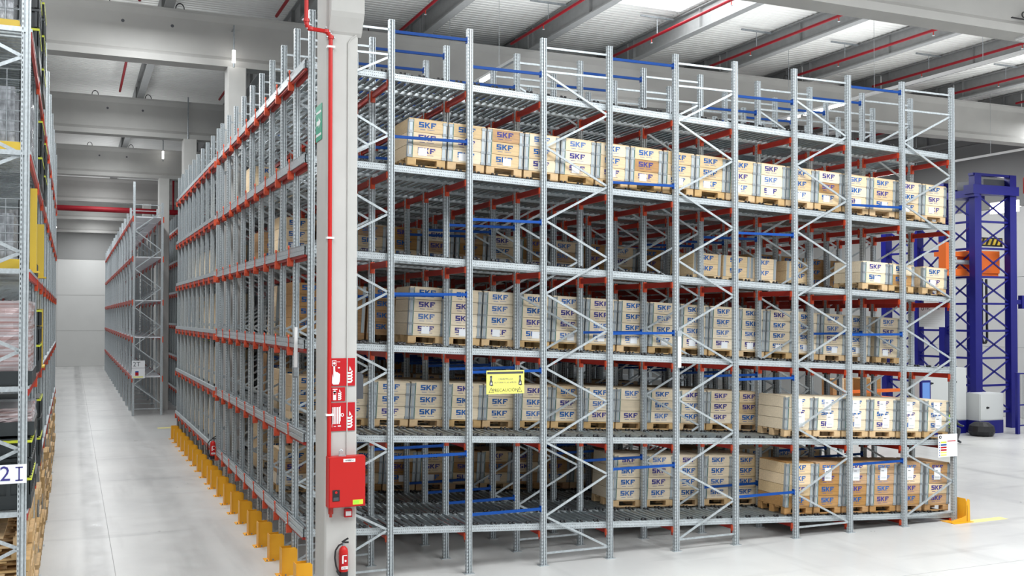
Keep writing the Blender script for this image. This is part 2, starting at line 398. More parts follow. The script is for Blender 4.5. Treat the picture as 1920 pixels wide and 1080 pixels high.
for i, (x, y, z0, z1, nm) in enumerate([(.20, 8.88, 9.25, 9.52, 'second'), (.275, 28.5, 9.95, 10.25, 'fourth')]):
    t = thing('pendant_lamp', 'vertical glowing tube lamp hanging above the %s concrete column along the aisle' % nm, 'lamp', (x, y-.12, z0))
    mb = MB(); mb.cyl((0, 0, 0), (0, 0, z1-z0), .035, 10, 'led'); mb.build('tube', t)
    mb = MB(); mb.cyl((0, 0, z1-z0), (0, 0, z1-z0+.55), .018, 8, 'galv_dark'); mb.cyl((0, 0, -.1), (0, 0, 0), .02, 8, 'galv_dark'); mb.bar((0, 0, z1-z0+.5), (0, .45, z1-z0+.5), .02, .02, 'galv_dark'); mb.build('rod', t)
t = thing('conduit', 'thin dark conduit running up the girder above the third concrete column', 'conduit', (.26, 18.83, 9.2)); mb = MB(); mb.cyl((0, 0, 0), (0, 0, 1.3), .02, 8, 'galv_dark'); mb.build('pipe', t)
for i, (x, y, z) in enumerate([(-3.85, 40.5, 8.75), (-3.9, 45.5, 8.8), (-3.95, 51, 8.9)]):
    t = thing('aisle_lamp', 'small bright lamp far down the aisle above the left rack, %s from the camera' % ORD[i], 'lamp', (x, y, z), 'far aisle lamps')
    mb = MB(); mb.revolve([(0, -.12), (.09, -.08), (.12, 0), (.09, .08), (0, .12)], (0, 0, 0), 12, 'led'); mb.build('diffuser', t)
    mb = MB(); mb.cyl((0, 0, .08), (0, 0, 10.93-z), .01, 6, 'galv_dark'); mb.build('rod', t)
t = thing('main_pipe', 'large dark red pipe crossing the aisle below the far girder', 'pipe', (-10, 37.9, 8.8)); mb = MB(); mb.cyl((0, 0, 0), (13, 0, -.05), .13, 14, 'red_pipe'); mb.build('pipe', t)
mb = MB(); mb.cyl((11.5, 0, 0), (11.5, 0, 1.6), .05, 10, 'red_pipe'); mb.build('branch_pipe', t)
t = thing('smoke_detector', 'white plate detector under the near girder at the upper right', 'detector', (12.75, -.85, 8.75))
mb = MB(); mb.box(-.2, .2, -.1, .1, -.03, 0, 'white'); mb.box(-.16, .16, -.07, .07, -.05, -.03, 'cabinet_grey'); mb.build('body', t)
t = thing('cable_bundle', 'tangle of black cables on the near girder at the top right corner', 'cable', (12.6, -1.06, 9.0)); mb = MB()
for k in range(5):
    r = .05+.02*k; pts = [(-.2+.12*k+r*math.cos(a), -.02, .02+r*math.sin(a)+r) for a in [i*math.pi/5 for i in range(11)]]; mb.tube(pts, .012, 5, 'black')
mb.box(-.5, .4, -.03, 0, -.02, .0, 'black'); mb.build('cables', t)

# ================================================================ RACKS
def upright_mesh(h, detail=True, mat='galv_upright'):
    mb = MB()
    if detail:
        a, d = .042, .036
        prof = [(-a, -d), (-.020, -d), (-.018, -d+.026), (-.008, -d+.026), (-.006, -d), (.018, -d), (.020, -d+.024), (.028, -d+.024), (.030, -d), (a, -d), (a, d), (.02, d), (.014, d-.012), (-.014, d-.012), (-.02, d), (-a, d)]
        mb.prism(prof, 'xy', 0, h, mat)
        mb.box(-.075, .075, -.06, .06, 0, .008, 'galv')
    else: mb.box(-.042, .042, -.036, .036, 0, h, mat)
    return mb.mesh('upright')
NODE_HI = [7.41-1.113*i for i in range(7)]; NODE_LO = [6.86-1.113*i for i in range(7)]
def brace_mesh(wd, hi_left, detail=True, top=7.8, lo=.18):
    mb = MB(); w_ = .032 if detail else .03
    hi = [(.03 if hi_left else wd-.03, z) for z in NODE_HI]; lo_ = [(wd-.03 if hi_left else .03, z) for z in NODE_LO]
    seq = []
    for a, b in zip(hi, lo_): seq += [a, b]
    for a, b in zip(seq[:-1], seq[1:]): mb.bar((a[0], 0, a[1]), (b[0], 0, b[1]), w_, .02, 'galv')
    for z in (top, 7.44, lo): mb.bar((.03, -.004, z), (wd-.03, -.004, z), .03, .02, 'galv', up=(0, 1, 0))
    return mb.mesh('bracing')
UPM = upright_mesh(7.94); UPS = upright_mesh(7.94, False)
FR = [(0, 1, False), (3, 4, True), (5, 6, False), (7, 8, True), (9, 10, False)]
BR = {}
for a, b, hl in FR: BR[a] = brace_mesh(XK[b]-XK[a], hl)
BLUE = {1: [7.775, 6.28, 4.05, 1.74], 2: [7.39, 5.15, 2.92, .85], 4: [7.745, 5.82, 3.47, 1.37], 6: [7.37, 5.11, 2.70, .78], 8: [7.745, 5.68, 3.42, 1.17]}
def bluebar(wd, dz=0):
    mb = MB(); mb.box(.042, wd-.042, -.030, -.004, -.02, .02, 'blue_bar'); mb.box(.042, .05, -.034, .03, -.03, .03, 'blue_bar'); mb.box(wd-.055, wd-.042, -.034, .03, -.045, .045, 'blue_bar'); return mb.mesh('spacer_bar')
LX0, LX1 = -.06, 11.88
def rail_mesh(front):
    mb = MB()
    for (y0, sg) in ((.040, 1), (PJ-.040, -1)):
        if not (front and sg > 0):
            a_, b_ = sorted((y0, y0+.008*sg)); c_, d_ = sorted((y0, y0+.035*sg))
            mb.box(LX0, LX1, a_, b_, -.062, 0, 'galv'); mb.box(LX0, LX1, c_, d_, -.008, 0, 'galv'); continue
        a_, b_ = sorted((y0, y0+.008*sg)); c_, d_ = sorted((y0, y0+.035*sg))
        mb.box(LX0, LX1, a_, b_, -.10, 0, 'galv_rail'); mb.box(LX0, LX1, c_, d_, -.008, 0, 'galv'); mb.box(LX0, LX1, c_, d_, -.10, -.092, 'galv')
    return mb.mesh('lane_rails')
def rollers_mesh(n0=0, n1=200, pitch=.1105):
    mb = MB(); i = 0; x = LX0+.08
    while x < LX1-.03:
        if n0 <= i < n1: mb.cyl((x, .05, -.012), (x, PJ-.05, -.012), .025, 8, 'roller', cap=False)
        x += pitch; i += 1
    return mb.mesh('rollers')
def flange_mesh():
    mb = MB(); x = .18
    while x < LX1-.1:
        for dx in (-.032, .032):
            for y in (.060, PJ-.060): mb.cyl((x+dx-.014, y, .016), (x+dx+.014, y, .016), .022, 8, 'black')
        mb.box(x-.04, x+.04, .052, .068, .008, .016, 'black')
        x += .285
    return mb.mesh('pallet_guides')
RAILM0 = rail_mesh(True); RAILM = rail_mesh(False); ROLM = rollers_mesh(); FLM = flange_mesh(); ONE = MB().cyl((0, .05, -.012), (0, PJ-.05, -.012), .025, 10, 'roller').mesh('roller')
def beam_mesh(L, rows, x_clip=-.05, det=True):
    mb = MB(); mb.box(-.022, .022, .05, L-.03, -.085, 0, 'red_beam')
    for j in range(rows):
        y = j*PJ
        mb.box(-.03, .03, y+.038, y+.10, -.15, .02, 'red_beam')
        mb.box(-.056, -.044, y+.02, y+.06, -.10, -.01, 'orange_clip')
        if j: mb.box(-.03, .03, y-.065, y-.038, -.15, .02, 'orange_clip'); mb.box(-.036, .036, y-.048, y-.038, -.15, .0, 'orange_clip')
    return mb.mesh('beam')
BEAM = beam_mesh(9*PJ, 10)
BEAM0 = MB().box(-.022, .022, .03, 9*PJ-.03, -.07, 0, 'red_beam').mesh('beam')
CONM = MB().box(-.112, -.101, -.014, .014, -.13, .05, 'orange_clip').cyl((-.118, 0, .05), (-.10, 0, .05), .026, 10, 'orange_clip').prism([(-.032, -.10), (.032, -.10), (.038, -.16), (.03, -.205), (.005, -.225), (-.022, -.21), (-.036, -.17)], 'yz', -.125, -.045, 'orange_clip').cyl((-.135, 0, -.08), (-.10, 0, -.08), .009, 6, 'galv').mesh('beam_connector')
b1 = thing('pallet_flow_rack', 'large front galvanised pallet flow rack block holding wooden crates behind the concrete column', 'rack')
SPB = {k: bluebar(XK[k+1]-XK[k]) for k in BLUE}
for j in range(10):
    for (a, b, hl) in FR:
        fr = put('upright_frame', BR[a], b1, (XK[a], j*PJ, 0))
        put('upright', UPM, fr, (0, 0, 0)); put('upright', UPM, fr, (XK[b]-XK[a], 0, 0))
    put('upright', UPM, b1, (XK[2], j*PJ, 0))
    if j < 5:
        for k, zs in BLUE.items():
            for z in zs: tag(put('spacer_bar', SPB[k], b1, (XK[k], j*PJ, z)), 'blue spacer bar')
mbx = MB()
for j in range(5, 10):
    for k, zs in BLUE.items():
        for z in zs: mbx.bar((XK[k]+.04, j*PJ-.045, z), (XK[k+1]-.04, j*PJ-.045, z), .045, .03, 'blue_bar')
tag(mbx.build('spacer_bars', b1), 'blue spacer bars of the rear rows', kind='stuff')
for l in range(6):
    for k in range(11):
        put('beam', BEAM if k else BEAM0, b1, (XK[k], 0, ZR[l]+SL[l]*XK[k]-.10))
    for j in range(9):
        ln = put('roller_lane', RAILM if j else RAILM0, b1, (0, j*PJ, ZR[l]), (0, math.atan(-SL[l]), 0))
        if l == 5 and j == 0:
            x = LX0+.08
            for i in range(100): put('roller', ONE, ln, (x, 0, 0)); x += .1183
        else: tag(put('rollers', ROLM, ln), kind='stuff')
        if j < 5: tag(put('pallet_guides', FLM, ln), 'black pallet guide wheels', kind='stuff')
    # ribbed infeed guide along the aisle face
    mb = MB(); z = ZR[l]
    for q in range(2): mb.box(-.10+.012*q, -.055, .06, 9*PJ-.05, -.10+q*.062, -.045+q*.062, 'galv')
    mb.box(-.075, -.06, .06, 9*PJ-.05, -.1, .04, 'galv_dark')
    mb.build('infeed_guide', b1, (0, 0, z))
    mb = MB(); mb.box(-.085, -.05, .05, 9*PJ-.05, -.135, -.103, 'red_beam')
    mb.build('face_beam', b1, (0, 0, z))
    for j in range(1, 10): put('beam_connector', CONM, b1, (0, j*PJ, z))

# second and third rack blocks further down the aisle: the bays the aisle view shows
def far_block(name, label, x0, y0, rows, pitch, cols, zr, top, clip=True):
    t = thing(name, label, 'rack', (x0, y0, 0))
    um = upright_mesh(top, True, 'galv'); bm = BR[0]
    for j in range(rows):
        fr = put('upright_frame', bm, t, (0, j*pitch, 0)); put('upright', um, fr); put('upright', um, fr, (XK[1], 0, 0))
        for k in range(2, cols): put('upright', um, t, (XK[k], j*pitch, 0))
    L = (rows-1)*pitch
    for z in zr:
        mb = MB(); mb.box(-.075, -.045, 0, L, -.12, -.05, 'red_beam'); mb.box(-.085, -.045, 0, L, -.045, .04, 'galv')
        for j in range(rows): mb.box(-.095, -.045, j*pitch-.04, j*pitch+.04, -.19, -.05, 'orange_clip')
        mb.build('beam', t, (0, 0, z))
        mb = MB()
        for k in range(cols): mb.box(XK[k]-.02, XK[k]+.02, .05, L-.05, -.2-.05*XK[k], -.1-.05*XK[k], 'red_beam')
        mb.build('cross_beams', t, (0, 0, z))
        mb = MB()
        xe = XK[cols-1]
        for j in range(rows-1): mb.box(-.04, xe, j*pitch+.05, (j+1)*pitch-.05, -.06, -.03, 'galv_dark')
        mb.build('lane_deck', t, (0, 0, z-.04))
    return t
b2 = far_block('pallet_flow_rack', 'second galvanised rack block along the right side of the aisle, behind the front rack', 0, 9.62, 10, .993, 11, ZR, 7.94)
b3 = far_block('pallet_flow_rack', 'third rack block along the aisle, loaded with dark crates behind the second block', .95, 22.0, 13, 1.0, 3, ZR, 7.9)

# ---------------------------------------------------------------- crates
CW, CD, CH, PH = .575, .73, .186, .12
def pallet_mesh(wm='wood_pallet'):
    mb = MB()
    for x in (0, CW/2-.045, CW-.09):
        mb.box(x, x+.09, 0, .10, .018, .088, wm); mb.box(x, x+.09, CD/2-.05, CD/2+.05, .018, .088, wm); mb.box(x, x+.09, CD-.10, CD, .018, .088, wm)
        mb.box(x, x+.09, 0, CD, 0, .018, wm)
    for y in (0, .16, .32, .48, CD-.10): mb.box(0, CW, y, y+.10, .100, .12, wm)
    for x in (0, CW/2-.045, CW-.09): mb.box(x, x+.09, 0, CD, .088, .100, wm)
    return mb.mesh('pallet')
# front opening: only the two outer blocks and a middle gap show
def pallet_front_mesh(wm='wood_pallet'):
    mb = MB()
    for x in (0, CW-.13):
        mb.box(x, x+.13, 0, .10, .0, .1, wm); mb.box(x, x+.13, CD/2-.05, CD/2+.05, .0, .1, wm); mb.box(x, x+.13, CD-.10, CD, .0, .1, wm)
    mb.box(0, CW, 0, .09, 0, .016, wm); mb.box(0, CW, CD-.09, CD, 0, .016, wm)
    for y in (0, .16, .32, .48, CD-.10): mb.box(0, CW, y, y+.10, .100, .12, wm)
    return mb.mesh('pallet')
PAL = {'wood': pallet_front_mesh(), 'wood_brown': pallet_front_mesh('wood_brown'), 'wood_pale': pallet_front_mesh()}
def collar_mesh(wm, ink, lettered=True, lx=.15):
    mb = MB(); t = .02
    mb.box(0, CW, 0, t, .004, CH-.002, wm); mb.box(0, CW, CD-t, CD, .004, CH-.002, wm)
    mb.box(0, t, t, CD-t, .004, CH-.002, wm); mb.box(CW-t, CW, t, CD-t, .004, CH-.002, wm)
    if lettered:
        letters(mb, lx, CH-.112, .080, 0, ink)
        mb.box(lx+.02, lx+.10, -.001, 0, .04, .047, ink); mb.box(lx+.13, lx+.24, -.001, 0, .045, .05, ink)
    return mb.mesh('collar')
COLL = {}
for wm in ('wood', 'wood_pale', 'wood_brown'):
    for ink in ('ink_blue', 'ink_violet'): COLL[(wm, ink)] = collar_mesh(wm, ink)
    COLL[(wm, None)] = collar_mesh(wm, None, False)
def bracket_mesh(n):
    mb = MB(); h = n*CH
    mb.box(.01, .055, -.008, 0, .01, h-.01, 'bracket'); mb.box(-.006, .0, -.008, .05, .01, h-.01, 'bracket')
    for i in range(n+1):
        z = min(max(i*CH, .02), h-.03); mb.box(-.008, .062, -.014, 0, z-.018, z+.018, 'galv_dark')
    mb.box(.060, .072, -.009, 0, 0, h, 'strap_green')
    return mb.mesh('corner_bracket')
def bracket_mesh_r(n):
    mb = MB(); h = n*CH
    mb.box(CW-.055, CW-.01, -.008, 0, .01, h-.01, 'bracket'); mb.box(CW, CW+.006, -.008, .05, .01, h-.01, 'bracket')
    for i in range(n+1):
        z = min(max(i*CH, .02), h-.03); mb.box(CW-.062, CW+.008, -.014, 0, z-.018, z+.018, 'galv_dark')
    return mb.mesh('corner_bracket')
BKL = {n: bracket_mesh(n) for n in (2, 3, 4)}; BKR = {n: bracket_mesh_r(n) for n in (2, 3, 4)}
LAB = MB().box(0, .13, -.006, -.002, 0, .11, 'paper').mesh('paper_label')
LABT = MB().box(0, .15, -.006, -.002, 0, .22, 'paper').box(.02, .13, -.007, -.006, .03, .06, 'cabinet_grey').box(.02, .08, -.007, -.006, .16, .17, 'dark_grey').mesh('paper_label')
LID = {wm: MB().box(.004, CW-.004, .004, CD-.004, 0, .012, wm).mesh('lid') for wm in ('wood', 'wood_pale', 'wood_brown')}
LIDD = MB().box(-.01, CW+.01, -.01, CD+.01, 0, .014, 'dark_grey').box(.02, CW-.02, .02, CD-.02, .014, .03, 'wood_brown').mesh('lid')
def crate(label, x, y, l, n, wm='wood', group=None, lab='small', names=('SKF',), blank=None, lid='wood', zoff=0):
    z = ZR[l]+SL[l]*x+.022+zoff
    t = thing('wooden_crate', label, 'crate', (x, y, z), group, (0, math.atan(-SL[l]), 0))
    tag(put('pallet', PAL[wm], t), 'small pallet under the collars')
    for i in range(n):
        w2 = wm; r = random.random()
        if wm == 'wood' and r < .28: w2 = 'wood_pale'
        if wm == 'wood' and r > .90: w2 = 'wood_brown'
        if wm == 'wood_brown' and r < .3: w2 = 'wood'
        ink = 'ink_violet' if random.random() < .3 else 'ink_blue'
        if blank is not None and i == blank: ink = None
        put('collar', COLL[(w2, ink)], t, (0, 0, PH+i*CH))
    put('corner_bracket', BKL[n], t, (0, 0, PH)); put('corner_bracket', BKR[n], t, (0, 0, PH))
    if lab == 'small': put('paper_label', LAB, t, (.19+random.uniform(-.04, .09), 0, PH+.03+random.uniform(-.01, .02)))
    elif lab == 'top': put('paper_label', LABT, t, (.2, 0, PH+n*CH-.30))
    elif lab == 'two': put('paper_label', LABT, t, (.19+random.uniform(0, .05), 0, PH+n*CH-.25)); put('paper_label', LABT, t, (.24+random.uniform(0, .05), 0, PH+.06))
    elif lab == 'low': put('paper_label', LABT, t, (.22, 0, PH+.02), )
    put('lid', LID[wm], t, (0, 0, PH+n*CH))
    return t
def simple_mesh(n, wm, ink='ink_blue'):
    mb = MB(); wp = wm
    for x in (0, CW-.13): mb.box(x, x+.13, 0, CD, 0, .1, wp)
    mb.box(0, CW, 0, CD, .1, PH, wp)
    for i in range(n):
        mb.box(0, CW, 0, CD, PH+i*CH+.004, PH+(i+1)*CH, wm); letters(mb, .15, PH+i*CH+.074, .080, 0, ink)
    mb.box(.01, .06, -.008, 0, PH, PH+n*CH, 'bracket'); mb.box(CW-.06, CW-.01, -.008, 0, PH, PH+n*CH, 'bracket')
    return mb.mesh('wooden_crate')
SIM = {(n, wm): simple_mesh(n, wm) for n in (2, 3, 4) for wm in ('wood', 'wood_pale', 'wood_brown')}
def scrate(label, x, y, l, n, wm, group, zoff=0):
    z = ZR[l]+SL[l]*x+.022+zoff
    o = put('wooden_crate', SIM[(n, wm)], None, (x, y, z), (0, math.atan(-SL[l]), 0)); return tag(o, label, 'crate', group)
SHELF = ['topmost shelf', 'second shelf', 'third shelf', 'fourth shelf', 'fifth shelf', 'lowest shelf']
Y0 = .09
# L2, front lane: 3-collar crates
xs = [1.40+.6105*i for i in range(17)]
for i, x in enumerate(xs):
    crate('three-collar wooden crate, %s from the left on the front rack second shelf' % ORD[i], x, Y0, 1, 3, 'wood', 'crates on the second shelf of the front rack')
# L4, second lane: 4-collar crates
for i in range(16):
    x = 1.73+.6105*i+(0 if i < 15 else .12)
    crate('tall four-collar pale wooden crate, %s from the left on the fourth shelf' % ORD[i], x, Y0+PJ, 3, 4, 'wood_pale', 'tall pale crates on the fourth shelf', lab='small')
# L5, second lane
for i in range(13):
    x = .56+.601*i
    crate('three-collar pale crate without papers, %s from the left on the fifth shelf' % ORD[i], x, Y0+PJ, 4, 3, 'wood_pale' if i not in (6, 12) else 'wood', 'set back crates on the fifth shelf', lab=None, blank=1 if i == 8 else None)
for i, x in enumerate([8.06, 8.68, 9.30, 9.92, 10.54, 11.19]):
    crate('pale crate with large white papers, %s from the left among those on the fifth shelf' % ORD[i], x, Y0, 4, 3, 'wood_pale', 'papered crates at the right end of the fifth shelf', lab='two')
# L6
for i in range(5):
    crate('four-collar pale crate on the lowest shelf, %s from the left of the pale ones' % ORD[i], 5.30+.60*i, Y0+PJ, 5, 4, 'wood_pale' if i < 4 else 'wood', 'set back crates on the lowest shelf', lab=None)
for i, x in enumerate([8.06, 8.68, 9.30, 9.92, 10.54, 11.19]):
    crate('brown four-collar crate in front on the lowest shelf, %s from the left' % ORD[i], x, Y0, 5, 4, 'wood_brown', 'brown crates at the right end of the lowest shelf', lab='top' if i not in (0,) else None)
# L3
for i, x in enumerate([9.77, 10.38, 11.17]):
    crate('low two-collar crate with white note, %s of three at the third shelf right end' % ORD[i], x, Y0, 2, 2, 'wood_pale' if i == 0 else 'wood', 'low crates at the right end of the third shelf', lab='small')
def lane(l, j, xs, n, wm, lab, group):
    for i, x in enumerate(xs):
        scrate('%s in the dim %s lane of the %s, %s from the left' % (lab, ORD[j], SHELF[l], ORD[i]), x, Y0+j*PJ, l, n, wm, group)
def rng(a, n, st=.6105): return [a+st*i for i in range(n)]
for i, x in enumerate(rng(.12, 11, .60)):
    crate('brown crate three lanes back on the lowest shelf, %s from the left' % ORD[i], x, Y0+3*PJ, 5, 3, 'wood_brown' if i % 3 else 'wood', 'crates three lanes back on the lowest shelf')
for i, x in enumerate(rng(.13, 12, .62)):
    crate('tan crate three lanes back on the third shelf, %s from the left' % ORD[i], x, Y0+3*PJ, 2, 3, 'wood_brown' if i % 2 else 'wood', 'crates three lanes back on the third shelf')
lane(2, 1, [6.9, 7.52, 8.1, 8.9], 2, 'wood', 'low wooden crate', 'low crates in the second lane of the third shelf')
lane(2, 2, [8.9, 9.5, 10.1, 10.7], 3, 'wood_brown', 'brown wooden crate', 'brown crates in the third lane of the third shelf')
lane(3, 2, rng(.13, 16), 4, 'wood_brown', 'tall wooden crate', 'hidden lane crates fourth shelf')
lane(3, 4, rng(.25, 13), 4, 'wood', 'tall wooden crate', 'hidden lane crates fourth shelf')
lane(4, 2, rng(.13, 13), 3, 'wood', 'wooden crate', 'hidden lane crates fifth shelf')
lane(4, 4, rng(.3, 12), 3, 'wood', 'wooden crate', 'hidden lane crates fifth shelf')
lane(4, 7, rng(.6, 6), 4, 'wood_brown', 'wooden crate', 'hidden lane crates fifth shelf')
lane(5, 2, rng(7.5, 5), 4, 'wood', 'wooden crate', 'hidden lane crates lowest shelf')
lane(5, 6, rng(.3, 8), 4, 'wood', 'wooden crate', 'hidden lane crates lowest shelf')
lane(2, 6, rng(.3, 9), 3, 'wood_brown', 'wooden crate', 'hidden lane crates third shelf')
lane(1, 6, rng(.15, 4), 3, 'wood', 'wooden crate', 'hidden lane crates second shelf')
# crates of the second block: pale ends seen along the aisle
for l, rows_ in ((1, [0]), (2, [0, 2, 3, 4, 5]), (3, [0, 1, 2, 3, 6, 7]), (4, [0, 1, 2, 3, 4, 5, 6, 7]), (5, [0, 1, 2, 3, 4, 5, 6])):
    for q, j in enumerate(rows_):
        scrate('wooden crate end in the second rack block, %s, %s bay from the camera' % (SHELF[l], ORD[j]), .12, 9.62+.1+j*.993, l, 4 if l in (3, 4, 5) else 3, 'wood_pale' if (j+l) % 2 else 'wood', 'crates in the second rack block')
        if j % 2 == 0: pass
# dark crates of the third block
def dark_crate_mesh(w_, d, h, lime=True, wrap=True):
    mb = MB(); mb.box(0, w_, 0, d, 0, .12, 'crate_dark')
    k = max(2, int(h/.22))
    for i in range(k):
        z = .14+i*(h-.14)/k; zz = z+(h-.14)/k-.02
        mb.box(.01, w_-.01, .01, d-.01, z, zz, 'crate_dark')
        for q in range(5): mb.box(.02+q*w_/5, .02+q*w_/5+.03, -.01, .01, z, zz, 'crate_dark'); mb.box(w_-.01, w_+.012, .02+q*d/5, .05+q*d/5, z, zz, 'crate_dark')
        if lime: mb.box(-.004, w_+.014, -.014, d, zz-.035, zz-.012, 'lime_stripe' if i % 2 == 0 else 'crate_dark')
    return mb.mesh('crate_stack')
DC = dark_crate_mesh(.9, .8, .95)
WR = MB().box(0, .8, 0, .75, 0, .12, 'wood_pallet').box(.02, .78, .02, .73, .12, .9, 'wrap').mesh('wrapped_load')
for l in range(1, 6):
    for j in range(2, 12):
        if (l+j) % 4 == 3: continue
        o = put('crate_stack' if (l*3+j) % 3 else 'wrapped_pallet_load', DC if (l*3+j) % 3 else WR, None, (1.05, 22.1+j, ZR[l]+.02))
        tag(o, '%s in the third rack block, %s, %s bay from camera' % ('black plastic crate stack' if (l*3+j) % 3 else 'film-wrapped pallet load', SHELF[l], ORD[j]), 'crate' if (l*3+j) % 3 else 'pallet load', 'loads in the third rack block')

# ---------------------------------------------------------------- guards
def guard_mesh():
    mb = MB(); h = .40
    P = [(-.11, 0), (.11, 0), (.11, h-.03), (.08, h), (-.11, h)]
    mb.prism([(x-.06, z) for x, z in P], 'xz', -.075, -.069, 'yellow')
    mb.prism([(y*.9, z) for y, z in P], 'yz', -.175, -.169, 'yellow')
    mb.prism([(x-.06, z) for x, z in P], 'xz', .069, .075, 'yellow')
    mb.box(-.24, -.08, -.11, .11, 0, .008, 'yellow')
    for x in (-.21, -.12): mb.cyl((x, -.09, .008), (x, -.09, .03), .012, 6, 'galv_dark')
    return mb.mesh('upright_guard')
GM = guard_mesh()
for j in range(20):
    y = j*PJ-.02 if j < 10 else 9.62+(j-10)*.993-.02
    tag(put('upright_guard', GM, None, (-.03, y, 0)), 'yellow steel guard at the foot of an aisle upright, %s from the concrete column' % ORD[j], 'upright guard', 'yellow guards along the aisle')
t = thing('upright_guard', 'yellow L-shaped guard on the floor at the far right corner of the front rack', 'upright guard', (11.87, -.02, 0))
mb = MB(); mb.prism([(-.28, 0), (-.28, .05), (-.02, .09), (.07, .12), (.08, .36), (.11, .42), (.16, .40), (.17, 0)], 'xz', -.14, -.13, 'yellow'); mb.prism([(-.14, 0), (-.14, .3), (-.10, .42), (.10, .42), (.14, .38), (.14, 0)], 'yz', .09, .10, 'yellow'); mb.box(-.28, .2, -.2, .14, 0, .01, 'yellow'); mb.build('plate', t)
# floor marks
for nm, x0, x1, y0, y1, lb in (('floor_marking', -.35, .35, 21.6, 22.0, 'yellow painted patch on the floor at the end of the second block'), ('floor_marking', 12.0, 12.9, -.25, -.05, 'short yellow painted line beside the guard at the right corner of the front rack'), ):
    tag(MB().box(x0, x1, y0, y1, .0005, .003, 'floor_yellow').build(nm), lb, 'floor marking')
# expansion joints in the slab
mb = MB(); mb.box(-2.39, -2.382, -14, 67, .0003, .0012, 'joint')
tag(mb.build('floor_joint'), 'dark expansion joint running along the aisle floor', 'floor joint')
tag(MB().box(-3, 29, -2.62, -2.612, .0003, .0012, 'joint').build('floor_joint'), 'expansion joint crossing the floor in front of the racks', 'floor joint')

# ================================================================ column fittings (column front at y = -1.30)
YF = -1.30
t = thing('riser_pipe', 'red fire riser pipe running down the front concrete column', 'pipe', (-.055, YF-.04, 2.0))
mb = MB(); mb.cyl((0, 0, 0), (0, 0, 5.2), .026, 12, 'red_paint'); mb.tube([(0, 0, 5.2), (-.02, 0, 5.26), (-.06, 0, 5.29)], .028, 10, 'red_paint'); mb.cyl((-.06, 0, 5.29), (-.27, 0, 5.30), .026, 12, 'red_paint'); mb.tube([(-.27, 0, 5.30), (-.30, 0, 5.34), (-.305, 0, 5.40)], .028, 10, 'red_paint'); mb.cyl((-.305, 0, 5.40), (-.305, 0, 8.0), .026, 12, 'red_paint'); mb.build('pipe', t, smooth=False)
for (x, z) in ((0, 5.22), (-.06, 5.29), (-.25, 5.30), (-.305, 5.40)):
    mb = MB()
    for dx, dz in ((.045, 0), (-.045, 0), (0, .045)): mb.cyl((x+dx, -.02, z+dz), (x+dx, .02, z+dz), .01, 6, 'galv')
    mb.cyl((x, 0, z-.02), (x, 0, z+.02), .038, 10, 'red_paint'); mb.build('coupling', t)
for z in (5.10, 2.71, .51):
    mb = MB(); mb.box(-.045, .05, -.03, .038, z-.012, z+.012, 'white'); mb.build('pipe_clamp', t)
t = thing('cable_duct', 'thin white cable conduit running down the right half of the front column', 'conduit', (.178, YF-.01, 1.33))
mb = MB(); mb.cyl((0, 0, 0), (0, 0, 5.85), .008, 8, 'concrete'); mb.tube([(0, 0, 5.85), (.03, 0, 5.90), (.10, 0, 5.96)], .008, 8, 'concrete'); mb.build('conduit_tube', t)
# exit sign on the left face
t = thing('exit_sign', 'green emergency exit arrow sign on the left face of the front column', 'sign', (-.097, -.90, 6.22))
mb = MB(); mb.box(-.004, 0, -.17, .17, -.23, .23, 'sign_green'); mb.build('panel', t)
mb = MB(); mb.box(-.006, -.004, .0, .12, -.03, .03, 'white'); mb.prism([(.0, .07), (.0, -.07), (-.10, 0)], 'yz', -.006, -.004, 'white'); mb.box(-.006, -.004, -.14, .14, .12, .15, 'white'); mb.box(-.006, -.004, -.14, .14, -.17, -.14, 'white'); tag(mb.build('arrow_pictogram', t), 'white arrow')
def flames(mb, x, z, s, y):
    for i in range(4):
        zz = z+i*s*.24; mb.prism([(x, zz), (x+s*.30, zz+s*.02), (x+s*.42, zz+s*.20), (x+s*.36, zz+s*.30), (x+s*.24, zz+s*.16), (x+s*.04, zz+s*.16), (x-.03*s, zz+s*.22)], 'xz', y, y-.002, 'white')
    mb.prism([(x+s*.12, z+s*.98), (x+s*.32, z+s*1.05), (x+s*.16, z+s*1.36)], 'xz', y, y-.002, 'white')
